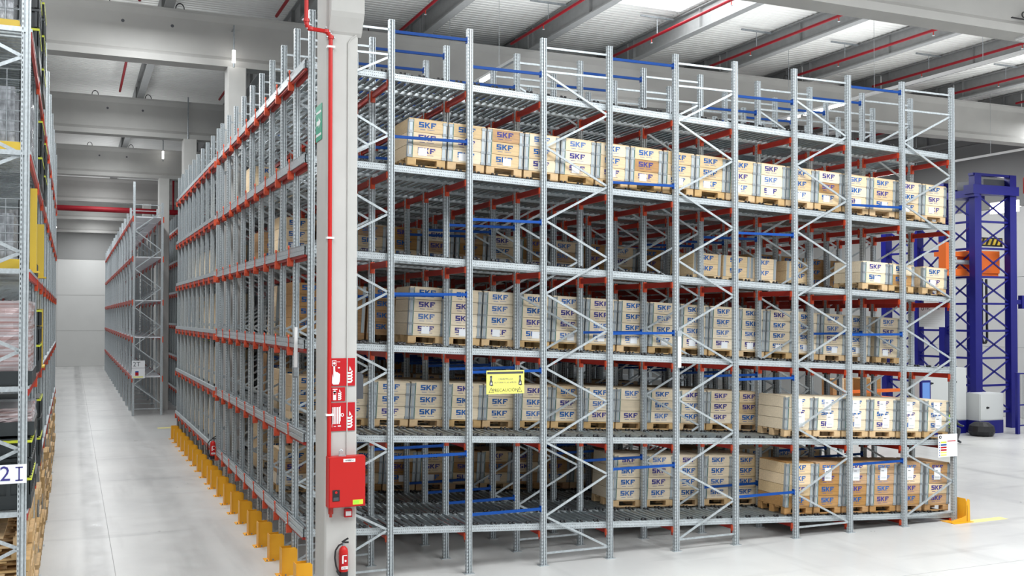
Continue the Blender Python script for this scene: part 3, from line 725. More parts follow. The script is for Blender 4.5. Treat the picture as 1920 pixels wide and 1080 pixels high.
def fsign(label, z0, z1, kind):
    t = thing('fire_sign', label, 'sign', (-.06, YF-.012, z0)); h = z1-z0
    if kind != 'ext':
        MB().box(0, .34, 0, .01, 0, h, 'sign_red').build('panel', t)
    else: MB().box(.04, .215, 0, .01, 0, h, 'sign_red').build('panel', t)
    mb = MB(); y = -.001
    if kind == 'hand':
        mb.box(.045, .10, y-.002, y, .25, .32, 'white'); mb.box(.052, .093, y-.003, y-.002, .258, .312, 'sign_red'); mb.cyl((.072, y-.003, .285), (.072, y-.005, .285), .016, 12, 'white')
        mb.prism([(.062, .28), (.062, .10), (.05, .15), (.045, .04), (.06, .02), (.13, .02), (.145, .06), (.148, .15), (.13, .16), (.125, .165), (.108, .175), (.10, .17), (.085, .19), (.082, .28)], 'xz', y, y-.002, 'white')
        mb.box(.12, .145, y-.002, y, .22, .235, 'white'); mb.box(.11, .15, y-.002, y, .30, .305, 'white')
        flames(mb, .245, .035, .155, y)
    elif kind == 'ext':
        mb.box(.06, .10, y-.002, y, .015, .12, 'white'); mb.cyl((.08, y, .118), (.08, y-.002, .118), .02, 10, 'white'); mb.box(.055, .115, y-.002, y, .145, .155, 'white'); mb.box(.066, .094, y-.003, y-.002, .08, .10, 'sign_red')
        flames(mb, .125, .015, .10, y)
    else:
        for q in range(5): mb.box(.045+q*.022, .060+q*.022, y-.002, y, .09, .30, 'white')
        mb.box(.045, .05, y-.002, y, .05, .30, 'white'); mb.box(.15, .156, y-.002, y, .12, .31, 'white')
        mb.cyl((.178, y, .20), (.178, y-.002, .20), .022, 12, 'white'); mb.cyl((.178, y-.002, .20), (.178, y-.003, .20), .012, 12, 'sign_red')
        mb.box(.12, .16, y-.002, y, .055, .07, 'white'); mb.box(.07, .10, y-.002, y, .055, .063, 'white')
        flames(mb, .245, .035, .155, y)
    tag(mb.build('pictogram', t), 'white pictogram')
fsign('red fire alarm call point sign with a pointing hand and flames on the front column', 2.862, 3.209, 'hand')
fsign('small red fire extinguisher sign in the middle of the three signs on the front column', 2.672, 2.844, 'ext')
fsign('red fire hose reel sign with flames, lowest of the signs on the front column', 2.30, 2.653, 'hose')
# hose cabinet
t = thing('fire_hose_cabinet', 'red fire hose cabinet mounted on the front concrete column', 'fire cabinet', (-.085, YF-.002, 1.375))
mb = MB(); mb.box(0, .46, -.16, 0, 0, .62, 'red_paint'); mb.build('body', t)
mb = MB(); mb.box(.01, .455, -.168, -.16, .008, .612, 'red_paint'); mb.build('door', t)
mb = MB(); mb.box(.045, .135, -.171, -.168, .08, .22, 'black'); mb.cyl((.09, -.172, .19), (.09, -.178, .19), .016, 10, 'red_paint'); mb.box(.055, .12, -.178, -.171, .09, .13, 'dark_grey'); mb.build('handle', t)
mb = MB(); mb.box(.30, .43, -.171, -.168, .025, .085, 'lime_stripe'); mb.box(.31, .38, -.172, -.171, .035, .075, 'lime'); mb.build('sticker', t)
mb = MB(); mb.box(.18, .33, -.171, -.168, .555, .595, 'white'); l_ = mb.build('name_plate', t)
o = put('lettering', text_mesh('4 FIRE 4', .03, 'black'), l_, (.255, -.173, .575), RX)
mb = MB(); mb.cyl((.05, -.06, -.09), (.05, -.06, 0), .03, 10, 'red_beam'); mb.cyl((.05, -.06, -.13), (.05, -.06, -.09), .018, 8, 'red_beam'); mb.build('valve', t)
mb = MB(); mb.tube([(.16, -.05, .62), (.16, -.05, .68), (.18, -.05, .70), (.20, -.05, .68), (.19, -.05, .66)], .008, 6, 'galv'); mb.bar((.14, -.09, .635), (.23, -.09, .625), .02, .02, 'galv'); mb.build('hanger_hook', t)
t = thing('call_point', 'small red manual call point box below the hose cabinet', 'fire alarm', (.145, YF-.002, 1.225)); MB().box(0, .095, -.05, 0, 0, .10, 'sign_red').build('housing', t); mb = MB(); mb.box(.012, .083, -.053, -.05, .02, .075, 'white'); tag(mb.build('glass_plate', t), 'white break glass plate')
def extinguisher(label, x, y, z, s=1):
    t = thing('fire_extinguisher', label, 'fire extinguisher', (x, y, z)); t.scale = (s, s, s)
    mb = MB(); mb.revolve([(0, .03), (.055, .03), (.056, .05), (.056, .30), (.050, .335), (.03, .36), (.018, .372), (0, .374)], (0, 0, 0), 20, 'red_paint'); mb.build('cylinder', t, smooth=True)
    mb = MB(); mb.revolve([(0, 0), (.056, 0), (.058, .065), (.05, .07), (0, .07)], (0, 0, 0), 16, 'black'); mb.build('foot', t)
    mb = MB(); mb.cyl((0, 0, .37), (0, 0, .41), .016, 8, 'galv_dark'); mb.bar((-.01, 0, .415), (.06, -.02, .415), .02, .012, 'black'); mb.bar((-.02, 0, .42), (.055, -.02, .465), .02, .012, 'black'); mb.build('handle', t)
    mb = MB(); mb.tube([(-.01, 0, .40), (-.06, -.01, .385), (-.10, -.015, .33), (-.11, -.02, .24), (-.095, -.02, .14), (-.07, -.03, .07), (-.055, -.035, .05)], .011, 8, 'black'); mb.cyl((-.085, -.03, .09), (-.06, -.035, .04), .016, 8, 'black'); mb.build('hose', t)
    mb = MB(); mb.prism([(.0565*math.sin(a), -.0575*math.cos(a)) for a in [-.9+i*.2 for i in range(10)]]+[(.04, -.03), (-.04, -.03)], 'xy', .13, .28, 'sign_red'); mb.box(-.03, -.012, -.060, -.0575, .17, .26, 'white'); mb.cyl((.012, -.0575, .20), (.012, -.060, .20), .013, 10, 'white'); mb.box(-.025, .03, -.060, -.0575, .262, .27, 'white'); mb.build('instruction_label', t)
    mb = MB(); mb.box(-.04, .04, -.062, -.058, .10, .135, 'white'); p = mb.build('name_strip', t); put('lettering', text_mesh('4 FIRE 4', .018, 'black'), p, (0, -.063, .117), RX)
    return t
extinguisher('red fire extinguisher with a black hose hanging low on the front concrete column', .125, YF-.07, .50, 1.02)
extinguisher('small distant red fire extinguisher above the yellow guards at the front block end', -.15, 9.10, .62, 1.05)
t = thing('terminal_box', 'dark grey box fixed on the right side of the front column above the crates', 'box', (.31, YF+.02, 2.69)); mb = MB(); mb.prism([(0, 0), (.085, 0), (.085, .30), (.06, .33), (0, .33)], 'xz', 0, .14, 'dark_grey'); mb.build('housing', t)

# ================================================================ signs on the racks
t = thing('warning_sign', 'yellow PRECAUCION warning sign hung on the blue bar of the front rack', 'sign', (2.565, -.075, 2.595))
mb = MB(); mb.box(0, .605, 0, .004, 0, .345, 'sign_yellow'); mb.build('panel', t)
mb = MB(); mb.box(.012, .590, -.002, 0, .292, .325, 'dark_grey'); mb.build('header_band', t)
for txt, z, sz in (('CARRETILLAS', .215, .040), ('AUTOMATICAS APROX', .165, .034), ('PRECAUCIÓN', .052, .066)):
    p = put('lettering', text_mesh(txt, sz, 'dark_grey' if sz > .05 else 'purlin'), t, (.302, -.002, z), RX)
for x in (.075, .53):
    mb = MB(); mb.prism([(x-.042, .02), (x+.042, .02), (x, .098)], 'xz', 0, -.002, 'dark_grey'); mb.prism([(x-.030, .027), (x+.030, .027), (x, .083)], 'xz', -.002, -.003, 'sign_yellow'); mb.box(x-.003, x+.003, -.004, -.003, .045, .07, 'dark_grey'); mb.box(x-.003, x+.003, -.004, -.003, .032, .039, 'dark_grey'); mb.build('warning_triangle', t)
    mb = MB(); xx = x-.03 if x < .3 else x-.02
    mb.prism([(xx, .13), (xx+.04, .115), (xx+.065, .13), (xx+.05, .15), (xx+.055, .18), (xx+.04, .20), (xx+.045, .26), (xx+.035, .27), (xx+.01, .265), (xx+.012, .20), (xx+.005, .18)], 'xz', 0, -.002, 'dark_grey')
    mb.prism([(xx+.015, .14), (xx+.04, .14), (xx+.03, .18)], 'xz', -.002, -.003, 'paper'); mb.box(xx+.016, xx+.034, -.003, -.002, .21, .24, 'purlin'); mb.build('pictogram', t)
def notice(name, label, loc, w_, h, face='y'):
    t = thing(name, label, 'sign', loc)
    if face == 'x': t.rotation_euler = (0, 0, -math.pi/2)
    MB().box(0, w_, 0, .004, 0, h, 'paper').build('panel', t); return t
t = notice('load_notice', 'white load notice with coloured boxes at the right end upright of the front rack', (11.376, -.062, 1.193), .465, .41)
mb = MB(); mb.cyl((.05, 0, .36), (.05, -.002, .36), .032, 14, 'black'); mb.prism([(.035, .345), (.065, .345), (.05, .385)], 'xz', -.002, -.003, 'paper'); mb.build('logo', t)
for i, c in enumerate(('lime_stripe', 'blue_bar', 'sign_red', 'sign_red', 'sign_yellow', 'sign_yellow')):
    mb = MB(); z = .265-.046*i; mb.box(.06, .20, -.002, 0, z-.014, z+.014, c); mb.box(.02, .04, -.002, 0, z-.008, z+.008, 'blue_bar'); mb.build('text_block', t)
mb = MB(); mb.box(.22, .42, -.002, 0, .275, .29, 'sign_red'); mb.build('heading', t)
t = notice('maker_notice', 'white notice with logo and fine print between the last uprights on the right', (11.87, .86, 3.54), .62, .40, 'x')
mb = MB(); mb.cyl((.09, 0, .345), (.09, -.002, .345), .034, 14, 'black'); mb.cyl((.09, -.002, .345), (.09, -.003, .345), .020, 14, 'paper'); mb.build('logo', t)
put('lettering', text_mesh('TVC', .07, 'black'), t, (.215, -.002, .345), RX); put('lettering', text_mesh('tesya', .05, 'dark_grey'), t, (.45, -.002, .345), RX)
mb = MB()
for i in range(6): mb.box(.05, .56-.05*(i % 3), -.0015, 0, .26-.04*i, .264-.04*i, 'cabinet_grey')
mb.build('fine_print', t)
for (loc, lab) in (((5.86, -.075, 2.92), 'vertical white plastic strip clipped to the fifth upright from the column'),):
    t = thing('document_holder', lab, 'holder', loc); MB().box(-.012, .045, -.01, .01, 0, .52, 'white').build('strip', t); mb = MB(); mb.box(-.03, .05, -.02, .0, .50, .59, 'bracket'); mb.build('clip', t)
t = thing('document_holder', 'vertical white strip with a grey cup on the aisle face beside the column', 'holder', (-.12, .40, 3.02)); MB().box(-.02, .02, -.03, .03, 0, .56, 'white').build('strip', t); mb = MB(); mb.prism([(-.04, 0), (-.02, -.12), (.02, -.15), (.08, -.15), (.10, 0)], 'yz', -.03, .03, 'galv_dark'); mb.build('cup', t)

# ================================================================ far rack at the left of the aisle end
FX0, FX1, FY = -.877, .122, 26.5
fr = thing('empty_pallet_rack', 'empty galvanised rack with bright decks standing at the far end of the aisle', 'rack', (FX0, FY, 0))
um = upright_mesh(8.0, False, 'galv')
bm = MB(); zz = .45; fl = 0
while zz < 7.6:
    bm.bar((.03 if fl else .97, 0, zz), (.97 if fl else .03, 0, zz+.72), .035, .02, 'galv'); fl = 1-fl; zz += .72
for z in (.25, 7.9): bm.bar((.03, 0, z), (.97, 0, z), .03, .02, 'galv')
bm = bm.mesh('bracing')
for j in range(15):
    f_ = put('upright_frame', bm, fr, (0, j*2.42, 0)); put('upright', um, f_); put('upright', um, f_, (1.0, 0, 0))
MB().box(-.04, .04, -.04, .04, 8.0, 8.75, 'galv').build('end_post', fr)
for z in (7.45, 5.95, 4.32, 2.93, 1.45):
    for j in range(14):
        mb = MB(); mb.box(-.055, -.02, j*2.42+.04, (j+1)*2.42-.04, -.12, 0, 'red_beam'); mb.box(1.02, 1.055, j*2.42+.04, (j+1)*2.42-.04, -.12, 0, 'red_beam')
        mb.box(-.06, -.02, j*2.42-.05, j*2.42+.05, -.2, .02, 'orange_clip'); mb.box(1.02, 1.06, j*2.42-.05, j*2.42+.05, -.2, .02, 'orange_clip'); mb.build('beam', fr, (0, 0, z))
        mb = MB(); mb.box(0, 1.0, j*2.42+.04, (j+1)*2.42-.04, -.03, .005, 'plate_white'); mb.build('deck', fr, (0, 0, z))
t = notice('rack_sign', 'white 2T sign on the near end of the empty far rack', (-.93, 26.40, 1.40), .46, .66)
put('lettering', text_mesh('2T', .24, 'dark_grey'), t, (.17, -.002, .52), RX); mb = MB(); mb.box(.0, .46, -.0015, 0, .38, .39, 'dark_grey'); mb.box(.12, .24, -.002, 0, .10, .22, 'sign_red'); mb.box(.12, .24, -.002, 0, .22, .27, 'blue_bar'); mb.box(.05, .40, -.002, 0, .03, .07, 'sign_yellow'); mb.build('print_block', t)

# ================================================================ left rack
LX, LY = -3.444, -2.37
lr = thing('pallet_rack', 'galvanised rack on the left edge loaded with black crates, cages and pallets', 'rack', (LX, LY, 0))
um = upright_mesh(8.2)
bm = MB(); W_ = 1.10
z0 = .22; k = 0
zz = .38
while zz < 7.6:
    a = (-.03, zz) if k % 2 == 0 else (-W_+.03, zz); b_ = (-W_+.03, zz+.5) if k % 2 == 0 else (-.03, zz+.5)
    bm.bar((a[0], 0, a[1]), (b_[0], 0, b_[1]), .035, .02, 'galv'); zz += .5; k += 1
bmesh_l = bm.mesh('bracing')
YL = [0]+[2.57+2.1*i for i in range(9)]
for j, y in enumerate(YL):
    f_ = put('upright_frame', bmesh_l, lr, (0, y, 0)); put('upright', um, f_); put('upright', um, f_, (-W_, 0, 0))
ZL = [6.68, 5.42, 4.215, 3.02, 1.755]
for z in ZL:
    for a, b_ in zip(YL[:-1], YL[1:]):
        mb = MB(); mb.box(.02, .05, a+.03, b_-.03, -.10, -.03, 'red_beam'); mb.box(.01, .055, a+.03, b_-.03, -.03, .0, 'galv')
        mb.box(.02, .058, b_-.05, b_+.05, -.17, .0, 'orange_clip'); mb.build('beam', lr, (0, 0, z))
        mb = MB(); mb.box(-W_-.05, -W_-.02, a+.03, b_-.03, -.13, -.03, 'red_beam'); mb.build('beam', lr, (0, 0, z))
    mb = MB(); mb.box(-W_, 0, -.03, .03, -.05, .0, 'galv'); mb.build('end_rail', lr, (0, 0, z))
    mb = MB()
    y = .1
    while y < YL[-1]:
        mb.box(-W_, .0, y, y+.06, -.05, -.02, 'galv'); y += .13
    tag(mb.build('deck_slats', lr, (0, 0, z)), 'steel deck slats', kind='stuff')
def stack_pallet(mbx, w_, d, z, wm='wood_pallet'):
    for y in (0, d/2-.05, d-.10): mbx.box(-w_, 0, y, y+.10, z, z+.02, wm)
    for y in (0, d/2-.05, d-.10):
        for x in (-w_, -w_/2-.06, -.12): mbx.box(x, x+.12, y, y+.10, z+.02, z+.10, wm)
    for x in [-w_+i*(w_-.1)/5 for i in range(6)]: mbx.box(x, x+.10, 0, d, z+.10, z+.12, wm)
def pallets(n, w_=1.15, d=.8):
    mb = MB(); stack_pallet(mb, w_, d, 0); return mb.mesh('wooden_pallet')
PM = pallets(1)
SY = [.08, .90, 1.71]+[YL[j]+o_ for j in range(1, 9) for o_ in (.08, 1.15)]
for q in range(19):
    nlev = 12 if q < 4 else (11 if q % 3 else 12)
    for s_ in range(nlev):
        o = put('wooden_pallet', PM, None, (LX+.045+random.uniform(-.03, .03), LY+SY[q], .125*s_))
        tag(o, 'wooden pallet under the left rack, %s stack from the camera, %s from the bottom' % (ORD[q], ORD[s_]), 'pallet', 'pallets stacked under the left rack')
def load(kind, label, x, y, z, w_, d, h):
    """loads on the left rack: origin at front right bottom corner, extends -x and +y."""
    cat = {'crate': 'crate', 'wrap': 'pallet load', 'cage': 'cage', 'redwrap': 'pallet load', 'yellow': 'post'}[kind]
    nm = {'crate': 'crate_stack', 'wrap': 'wrapped_load', 'cage': 'mesh_cage', 'redwrap': 'wrapped_load', 'yellow': 'corner_post'}[kind]
    t = thing(nm, label, cat, (x, y, z))
    if kind == 'crate':
        mb = MB(); mb.box(-w_, 0, 0, d, 0, .14, 'crate_dark'); mb.build('base', t)
        k = max(2, round((h-.14)/.22)); hh = (h-.14)/k
        for i in range(k):
            mb = MB(); z0 = .14+i*hh
            mb.box(-w_+.02, -.02, .02, d-.02, z0, z0+hh-.01, 'crate_dark')
            for q in range(7):
                mb.box(-w_+q*(w_-.05)/6, -w_+q*(w_-.05)/6+.04, 0, .02, z0, z0+hh-.015, 'crate_dark'); mb.box(-.02, 0, q*(d-.05)/6, q*(d-.05)/6+.04, z0, z0+hh-.015, 'crate_dark')
            mb.box(-w_, .004, -.006, d, z0+hh-.045, z0+hh-.02, 'crate_dark' if i % 2 else 'lime_stripe')
            mb.build('crate', t)
    elif kind in ('wrap', 'redwrap'):
        mb = MB(); mb.box(-w_, 0, 0, d, 0, .14, 'crate_dark'); mb.build('pallet', t)
        mb = MB(); m_ = 'wrap' if kind == 'wrap' else 'wrap_red'; nx, nz = 14, 10
        rr = random.Random(int(x*100+y*10+z*7)); V = []; ring = []
        per = [(-w_+.03+(w_-.06)*i/nx, .03) for i in range(nx)]+[(-.03, .03+(d-.06)*i/nx) for i in range(nx)]+[(-.03-(w_-.06)*i/nx, d-.03) for i in range(nx)]+[(-w_+.03, d-.03-(d-.06)*i/nx) for i in range(nx)]
        n_ = len(per)
        for k in range(nz+1):
            for (px, py) in per: V.append((px+rr.uniform(-.014, .014), py+rr.uniform(-.014, .014), .14+(h-.14)*k/nz))
        Fs = [(k*n_+i, k*n_+(i+1) % n_, (k+1)*n_+(i+1) % n_, (k+1)*n_+i) for k in range(nz) for i in range(n_)]+[tuple(range(nz*n_, nz*n_+n_))]
        mb.add(V, Fs, m_); mb.build('film_wrapped_goods', t)
    elif kind == 'cage':
        mb = MB(); mb.box(-w_, 0, 0, d, 0, .10, 'yellow_box'); mb.build('base', t)
        mb = MB(); mb.box(-w_+.06, -.06, .06, d-.06, .10, h*.8, 'wrap'); mb.build('goods', t)
        mb = MB()
        for i in range(9):
            u = -w_+.01+(w_-.02)*i/8; mb.cyl((u, .01, .1), (u, .01, h), .006, 5, 'galv_dark')
            v = .01+(d-.02)*i/8; mb.cyl((-.01, v, .1), (-.01, v, h), .006, 5, 'galv_dark')
        for i in range(8):
            z_ = .1+(h-.1)*i/7; mb.cyl((-w_, .01, z_), (0, .01, z_), .006, 5, 'galv_dark'); mb.cyl((-.01, 0, z_), (-.01, d, z_), .006, 5, 'galv_dark')
        mb.build('wire_mesh', t)
    else:
        mb = MB(); mb.box(-w_, 0, 0, d, 0, h, 'yellow_box'); mb.build('body', t)
        mb = MB(); mb.box(-w_-.03, .03, -.03, d+.03, 0, .02, 'yellow_box'); mb.build('foot', t)
X1 = LX+.05
load('cage', 'wire mesh cage with yellow base on the left rack top shelf nearest the camera', X1-.12, LY+.15, 6.69, 1.0, .8, .9)
load('crate', 'black and lime crate stack on the left rack top shelf, next after the mesh cage', X1+.03, LY+1.35, 6.69, 1.15, 1.0, 1.25)
load('crate', 'black and lime crate stack on the left rack top shelf, third load from camera', X1+.03, LY+3.4, 6.69, 1.15, 1.1, 1.25)
load('cage', 'wire mesh cage of wrapped goods on the second shelf of the left rack', X1-.10, LY+.15, 5.43, 1.0, 1.0, .85)
load('wrap', 'film wrapped load behind the mesh cage on the left rack second shelf', X1-.02, LY+1.4, 5.43, 1.1, .95, .85)
load('crate', 'dark ribbed crate stack overhanging the second shelf of the left rack', X1+.03, LY+3.0, 5.43, 1.1, 1.0, .85)
load('crate', 'dark crate stack on the second shelf of the left rack, farther from the camera', X1+.03, LY+4.85, 5.43, 1.1, 1.0, .85)
load('cage', 'wire cage of film wrapped goods with yellow base on the left rack third shelf', X1-.10, LY+.15, 4.22, 1.0, .9, .72)
load('yellow', 'tall yellow post on the third shelf edge of the left rack', X1+.03, LY+1.15, 4.22, .07, .07, .95)
load('wrap', 'film wrapped load behind the yellow crate on the third shelf of the left rack', X1+.01, LY+1.6, 4.22, 1.1, .9, .75)
load('yellow', 'farther yellow post on the third shelf of the left rack', X1+.06, LY+3.0, 4.22, .10, .10, .7)
load('redwrap', 'pallet of red and white filmed goods on the left rack fourth shelf', X1+.03, LY+.12, 3.03, 1.15, 1.3, .86)
load('crate', 'black crate stack behind the red and white wrapped pallet on the left rack', X1+.03, LY+2.7, 3.03, 1.1, .9, .8)
load('yellow', 'pale tall carton beside the crates on the fourth shelf of the left rack', X1+.03, LY+3.8, 3.03, 1.1, .5, .8)
load('crate', 'black and lime crates on the fifth shelf of the left rack nearest the camera', X1+.03, LY+.12, 1.76, 1.15, 1.2, .72)
load('redwrap', 'film wrapped stack lying on the black crates of the fifth shelf', X1+.05, LY+.2, 2.50, 1.0, 1.0, .28)
load('wrap', 'film wrapped load on the fifth shelf of the left rack, second from the camera', X1+.03, LY+1.6, 1.76, 1.1, .9, .95)
load('crate', 'black and lime crate stack on the left rack fifth shelf, third from the camera', X1+.03, LY+3.3, 1.76, 1.1, 1.0, .9)
t = notice('rack_sign', 'white sign with blue 2I lettering on the end of the left rack', (-3.98, -2.47, 2.055), .58, .19)
put('lettering', text_mesh('2', .21, 'ink_violet'), t, (.385, -.002, .095), RX)
mb = MB(); mb.box(.505, .518, -.002, 0, .025, .165, 'ink_violet'); mb.box(.478, .545, -.002, 0, .025, .037, 'ink_violet'); mb.box(.478, .545, -.002, 0, .153, .165, 'ink_violet'); mb.build('lettering', t)

# ================================================================ stacker crane area at the right
cr = thing('stacker_crane', 'tall dark blue lattice stacker crane frame with an orange carriage at the right', 'crane', (24.5, 10.85, 0))
legs = [(0, 0, 8.5), (1.62, 0, 8.5), (0, 1.3, 8.3), (0, 2.5, 8.3), (0, 4.0, 8.3), (1.62, 1.6, 8.4)]
for (x, y, h) in legs:
    mb = MB(); mb.box(x-.15, x+.15, y-.12, y+.12, 0, h, 'crane_blue'); mb.build('mast', cr)
mb = MB()
zs = [.55, 1.44, 2.35, 3.26, 4.16, 5.05, 6.0, 6.9, 7.83]
def lat(p, q, mbx):
    for z in zs: mbx.bar((p[0], p[1], z), (q[0], q[1], z), .07, .07, 'crane_blue', up=(0, 0, 1))
    for a, b_ in zip(zs[:-1], zs[1:]):
        mbx.bar((p[0], p[1], a), (q[0], q[1], b_), .045, .045, 'crane_blue', up=(0, 0, 1)); mbx.bar((p[0], p[1], b_), (q[0], q[1], a), .045, .045, 'crane_blue', up=(0, 0, 1))
lat((0, 0), (1.62, 0), mb); lat((0, 0), (0, 1.3), mb); lat((0, 1.3), (0, 2.5), mb); lat((0, 2.5), (0, 4.0), mb); mb.build('lattice_bracing', cr)
mb = MB(); mb.box(-.3, 1.8, -.2, .2, 7.8, 8.1, 'crane_blue'); mb.box(-.3, 1.8, 1.2, 1.6, 7.8, 8.1, 'crane_blue'); mb.box(-.25, .0, -.19, 4.1, 7.7, 7.94, 'crane_blue'); mb.box(.5, 1.5, .1, 1.2, 8.0, 8.35, 'dark_grey'); mb.box(-.2, 1.75, -.1, .1, 8.42, 8.5, 'crane_blue'); mb.build('top_frame', cr)
mb = MB(); mb.box(-.9, 1.45, .35, .9, 5.10, 5.32, 'orange'); mb.box(.2, 1.45, .3, .95, 5.2, 5.95, 'orange'); mb.box(-1.0, -.8, .3, .6, 5.3, 6.2, 'orange'); mb.box(-.9, .2, .35, .9, 5.75, 5.9, 'orange'); mb.cyl((-.7, .3, 5.55), (.2, .3, 5.55), .08, 10, 'galv'); mb.build('carriage', cr)
mb = MB()
for i in range(5): mb.prism([(.35+i*.22, 6.15), (.46+i*.22, 6.15), (.56+i*.22, 6.35), (.45+i*.22, 6.35)], 'xz', .2, .22, 'yellow_box')
mb.box(.3, 1.5, .22, .24, 6.1, 6.4, 'black'); mb.build('hazard_board', cr)
mb = MB(); mb.tube([(.62, .3, 5.0), (.60, .3, 3.0), (.66, .3, 2.85), (.78, .3, 2.85), (.84, .3, 3.0), (.82, .3, 5.0)], .04, 8, 'black'); mb.build('cable_loop', cr)
mb = MB(); mb.box(1.75, 2.1, -.05, .05, 4.15, 4.3, 'crane_blue'); mb.box(2.05, 2.15, -.08, .08, 4.0, 4.45, 'crane_blue'); mb.build('side_buffer', cr)
def cabinet(label, x0, x1, y0, y1, h, base=.5):
    t = thing('electrical_cabinet', label, 'cabinet', (x0, y0, 0)); w_ = x1-x0; d = y1-y0
    MB().box(0, w_, 0, d, 0, base, 'crane_blue').build('plinth', t); MB().box(0, w_, 0, d, base, h, 'cabinet_grey').build('body', t)
    mb = MB(); mb.box(.03, w_-.03, -.02, 0, base+.03, h-.03, 'cabinet_grey'); dr = mb.build('door', t)
    mb = MB(); mb.cyl((w_*.3, -.03, h-.45), (w_*.3, -.02, h-.45), .04, 10, 'black'); mb.cyl((w_*.36, -.03, h-.45), (w_*.36, -.02, h-.45), .03, 10, 'black'); mb.build('lock', dr); return t
cabinet('large light grey electrical cabinet behind the right end of the front rack', 21.5, 22.55, 10.2, 10.75, 2.08, .35)
cabinet('light grey electrical cabinet with blue plinth just right of the last rack upright', 22.62, 23.32, 10.2, 10.8, 2.1, .42)
cabinet('low light grey electrical cabinet with dark top beside the crane mast', 23.45, 24.5, 9.8, 10.35, 1.28, .42)
t = thing('cable_bag', 'black bag lying on the floor between the two grey cabinets', 'bag', (23.2, 9.5, 0))
mb = MB(); V = []; rr = random.Random(3)
mb.revolve([(0, 0), (.34, .02), (.40, .15), (.36, .32), (.22, .42), (0, .44)], (0, 0, 0), 14, 'black'); mb.build('sack', t)
fe = thing('safety_fence', 'blue post and wire safety fence on the right edge of the picture', 'fence', (24.6, 9.35, 0))
for x in (0, 2.2, 4.2): MB().box(x-.05, x+.05, -.05, .05, 0, 1.95, 'crane_blue').build('post', fe)
mb = MB()
for z in (.25, .9, 1.9): mb.box(0, 4.2, -.015, .015, z, z+.04, 'crane_blue')
for i in range(60): mb.box(.07*i, .07*i+.006, -.004, .004, .25, 1.9, 'galv_dark')
mb.build('mesh_panel', fe)
# downpipe and valve on the right wall
t = thing('wall_pipe', 'red pipe with valve coming down at the upper right above the crane', 'pipe', (27.0, 10.6, 8.2)); mb = MB(); mb.cyl((0, 0, 0), (0, 0, 1.0), .06, 10, 'red_paint'); mb.cyl((0, -.1, -.05), (0, .1, -.05), .12, 10, 'red_paint'); mb.box(-.45, -.05, -.1, .1, -.3, .25, 'red_paint'); mb.build('pipe', t)
# conveyor seen through the rack
cv = thing('conveyor', 'orange and grey roller conveyor seen through the right part of the front rack', 'conveyor', (18.2, 10.6, 0))
mb = MB(); mb.box(0, 2.6, 0, .8, 1.05, 1.2, 'orange'); mb.build('frame', cv)
for x in (.1, 1.2, 2.4): mb = MB(); mb.box(x, x+.12, 0, .1, 0, 1.05, 'dark_grey'); mb.build('leg', cv)
t = thing('guard_rail', 'orange guard rail on posts in front of the conveyor behind the rack', 'rail', (18.2, 10.3, 0)); MB().box(0, 2.6, 0, .04, 1.4, 1.5, 'orange').build('rail', t)
for x in (.05, 1.3, 2.5): MB().box(x, x+.06, 0, .04, 0, 1.4, 'orange').build('post', t)
for i, (x, y) in enumerate(((18.4, 11), (19.5, 11))):
    t = thing('carton', 'brown carton on the conveyor behind the rack, %s from the left' % ORD[i], 'box', (x, y-.25, 1.2), 'cartons on the conveyor'); MB().box(0, .8, 0, .5, 0, .6, 'wood_brown').build('body', t); mb = MB(); mb.box(.37, .43, -.002, .5, .0, .602, 'wood_pale'); mb.build('tape', t)
t = thing('control_monitor', 'blue lit control screen seen through the rack between the last uprights', 'screen', (19.7, 8.6, 1.2)); MB().box(.1, .46, 0, .08, 0, .66, 'crane_blue').build('housing', t); m_ = mk('screen_blue', (.12, .25, .6), .3, emit=.25); MB().box(.14, .42, -.004, 0, .1, .6, 'screen_blue').build('screen', t)
MB().box(.26, .34, .0, .06, -1.2, 0, 'dark_grey').build('stand', t)

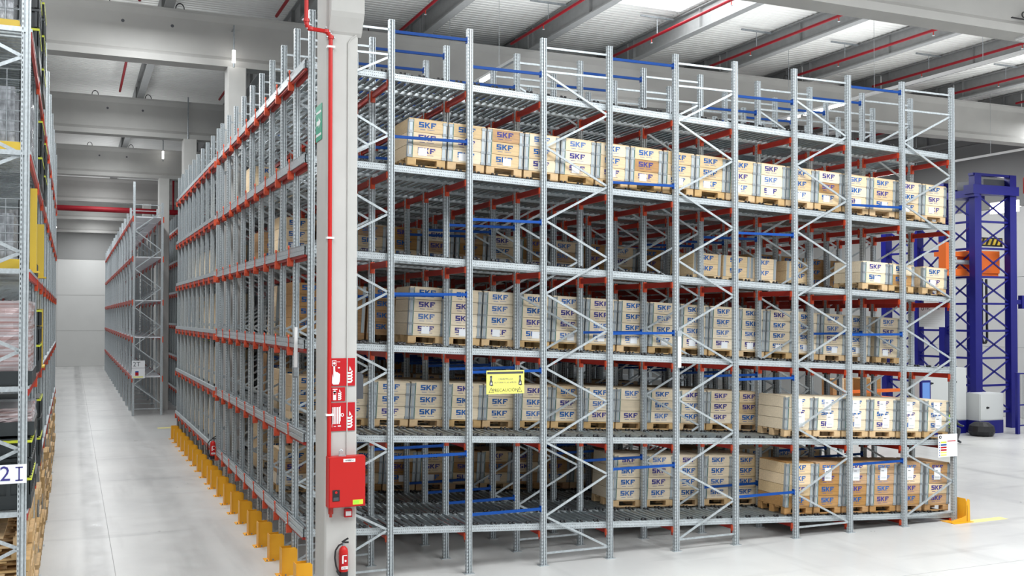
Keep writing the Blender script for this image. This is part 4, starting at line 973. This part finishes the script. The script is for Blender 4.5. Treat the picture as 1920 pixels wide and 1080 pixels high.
# a person in a hi-vis vest, mostly hidden behind the last crate
def skin_person():
    me = bpy.data.meshes.new('person')
    J = {'pel': (0, .10, .34, .13), 'ch': (0, .0, .66, .15), 'nk': (0, -.04, .87, .055), 'hd': (0, -.07, .99, .085), 'ht': (0, -.06, 1.10, .07),
         'hl': (-.10, .06, .33, .09), 'kl': (-.15, -.32, .46, .065), 'al': (-.14, -.22, .09, .042), 'tl': (-.15, -.38, .035, .035),
         'hr': (.10, .06, .33, .09), 'kr': (.15, -.28, .44, .065), 'ar': (.14, -.18, .09, .042), 'tr': (.15, -.34, .035, .035),
         'sl': (-.19, -.01, .80, .06), 'el': (-.25, -.12, .55, .045), 'wl': (-.20, -.33, .52, .03), 'dl': (-.17, -.42, .53, .028),
         'sr': (.19, -.01, .80, .06), 'er': (.25, -.12, .55, .045), 'wr': (.20, -.33, .52, .03), 'dr': (.17, -.42, .53, .028)}
    nm = list(J); E_ = [('pel', 'ch'), ('ch', 'nk'), ('nk', 'hd'), ('hd', 'ht'), ('pel', 'hl'), ('hl', 'kl'), ('kl', 'al'), ('al', 'tl'), ('pel', 'hr'), ('hr', 'kr'), ('kr', 'ar'), ('ar', 'tr'),
                       ('ch', 'sl'), ('sl', 'el'), ('el', 'wl'), ('wl', 'dl'), ('ch', 'sr'), ('sr', 'er'), ('er', 'wr'), ('wr', 'dr')]
    me.from_pydata([J[n][:3] for n in nm], [(nm.index(a), nm.index(b)) for a, b in E_], [])
    o = bpy.data.objects.new('body', me); COL.objects.link(o)
    md = o.modifiers.new('s', 'SKIN'); o.modifiers.new('d', 'SUBSURF').levels = 1
    for i, n in enumerate(nm): me.skin_vertices[0].data[i].radius = (J[n][3], J[n][3])
    me.skin_vertices[0].data[0].use_root = True
    me.materials.append(MAT['dark_grey']); o.modifiers['d'].render_levels = 1
    return o
pt = thing('person', 'person in a lime hi-vis vest crouching beyond the last crate by the grey cabinet', 'person', (20.84, 8.60, 0))
pb = skin_person(); pb.parent = pt
mb = MB(); mb.revolve([(.17, .40), (.20, .5), (.21, .70), (.19, .82), (.08, .86)], (0, .03, 0), 14, 'hivis'); v = mb.build('hivis_vest', pt); v.scale = (1.05, .85, 1)
mb = MB(); mb.revolve([(.10, .99), (.105, 1.05), (.085, 1.14), (0, 1.18)], (0, -.05, 0), 12, 'black'); mb.build('hair', pt)
mb = MB(); mb.revolve([(0, .91), (.06, .92), (.088, .99), (.086, 1.07), (0, 1.09)], (0, -.08, 0), 12, 'skin'); mb.cyl((0, -.16, 1.01), (0, -.185, .99), .014, 6, 'skin'); mb.box(-.045, -.02, -.168, -.16, 1.02, 1.035, 'black'); mb.box(.02, .045, -.168, -.16, 1.02, 1.035, 'black'); mb.box(-.025, .025, -.166, -.155, .95, .958, 'red_beam'); mb.build('face', pt)
for o in bpy.data.objects:
    if o.name.startswith('t.'): bpy.data.objects.remove(o)
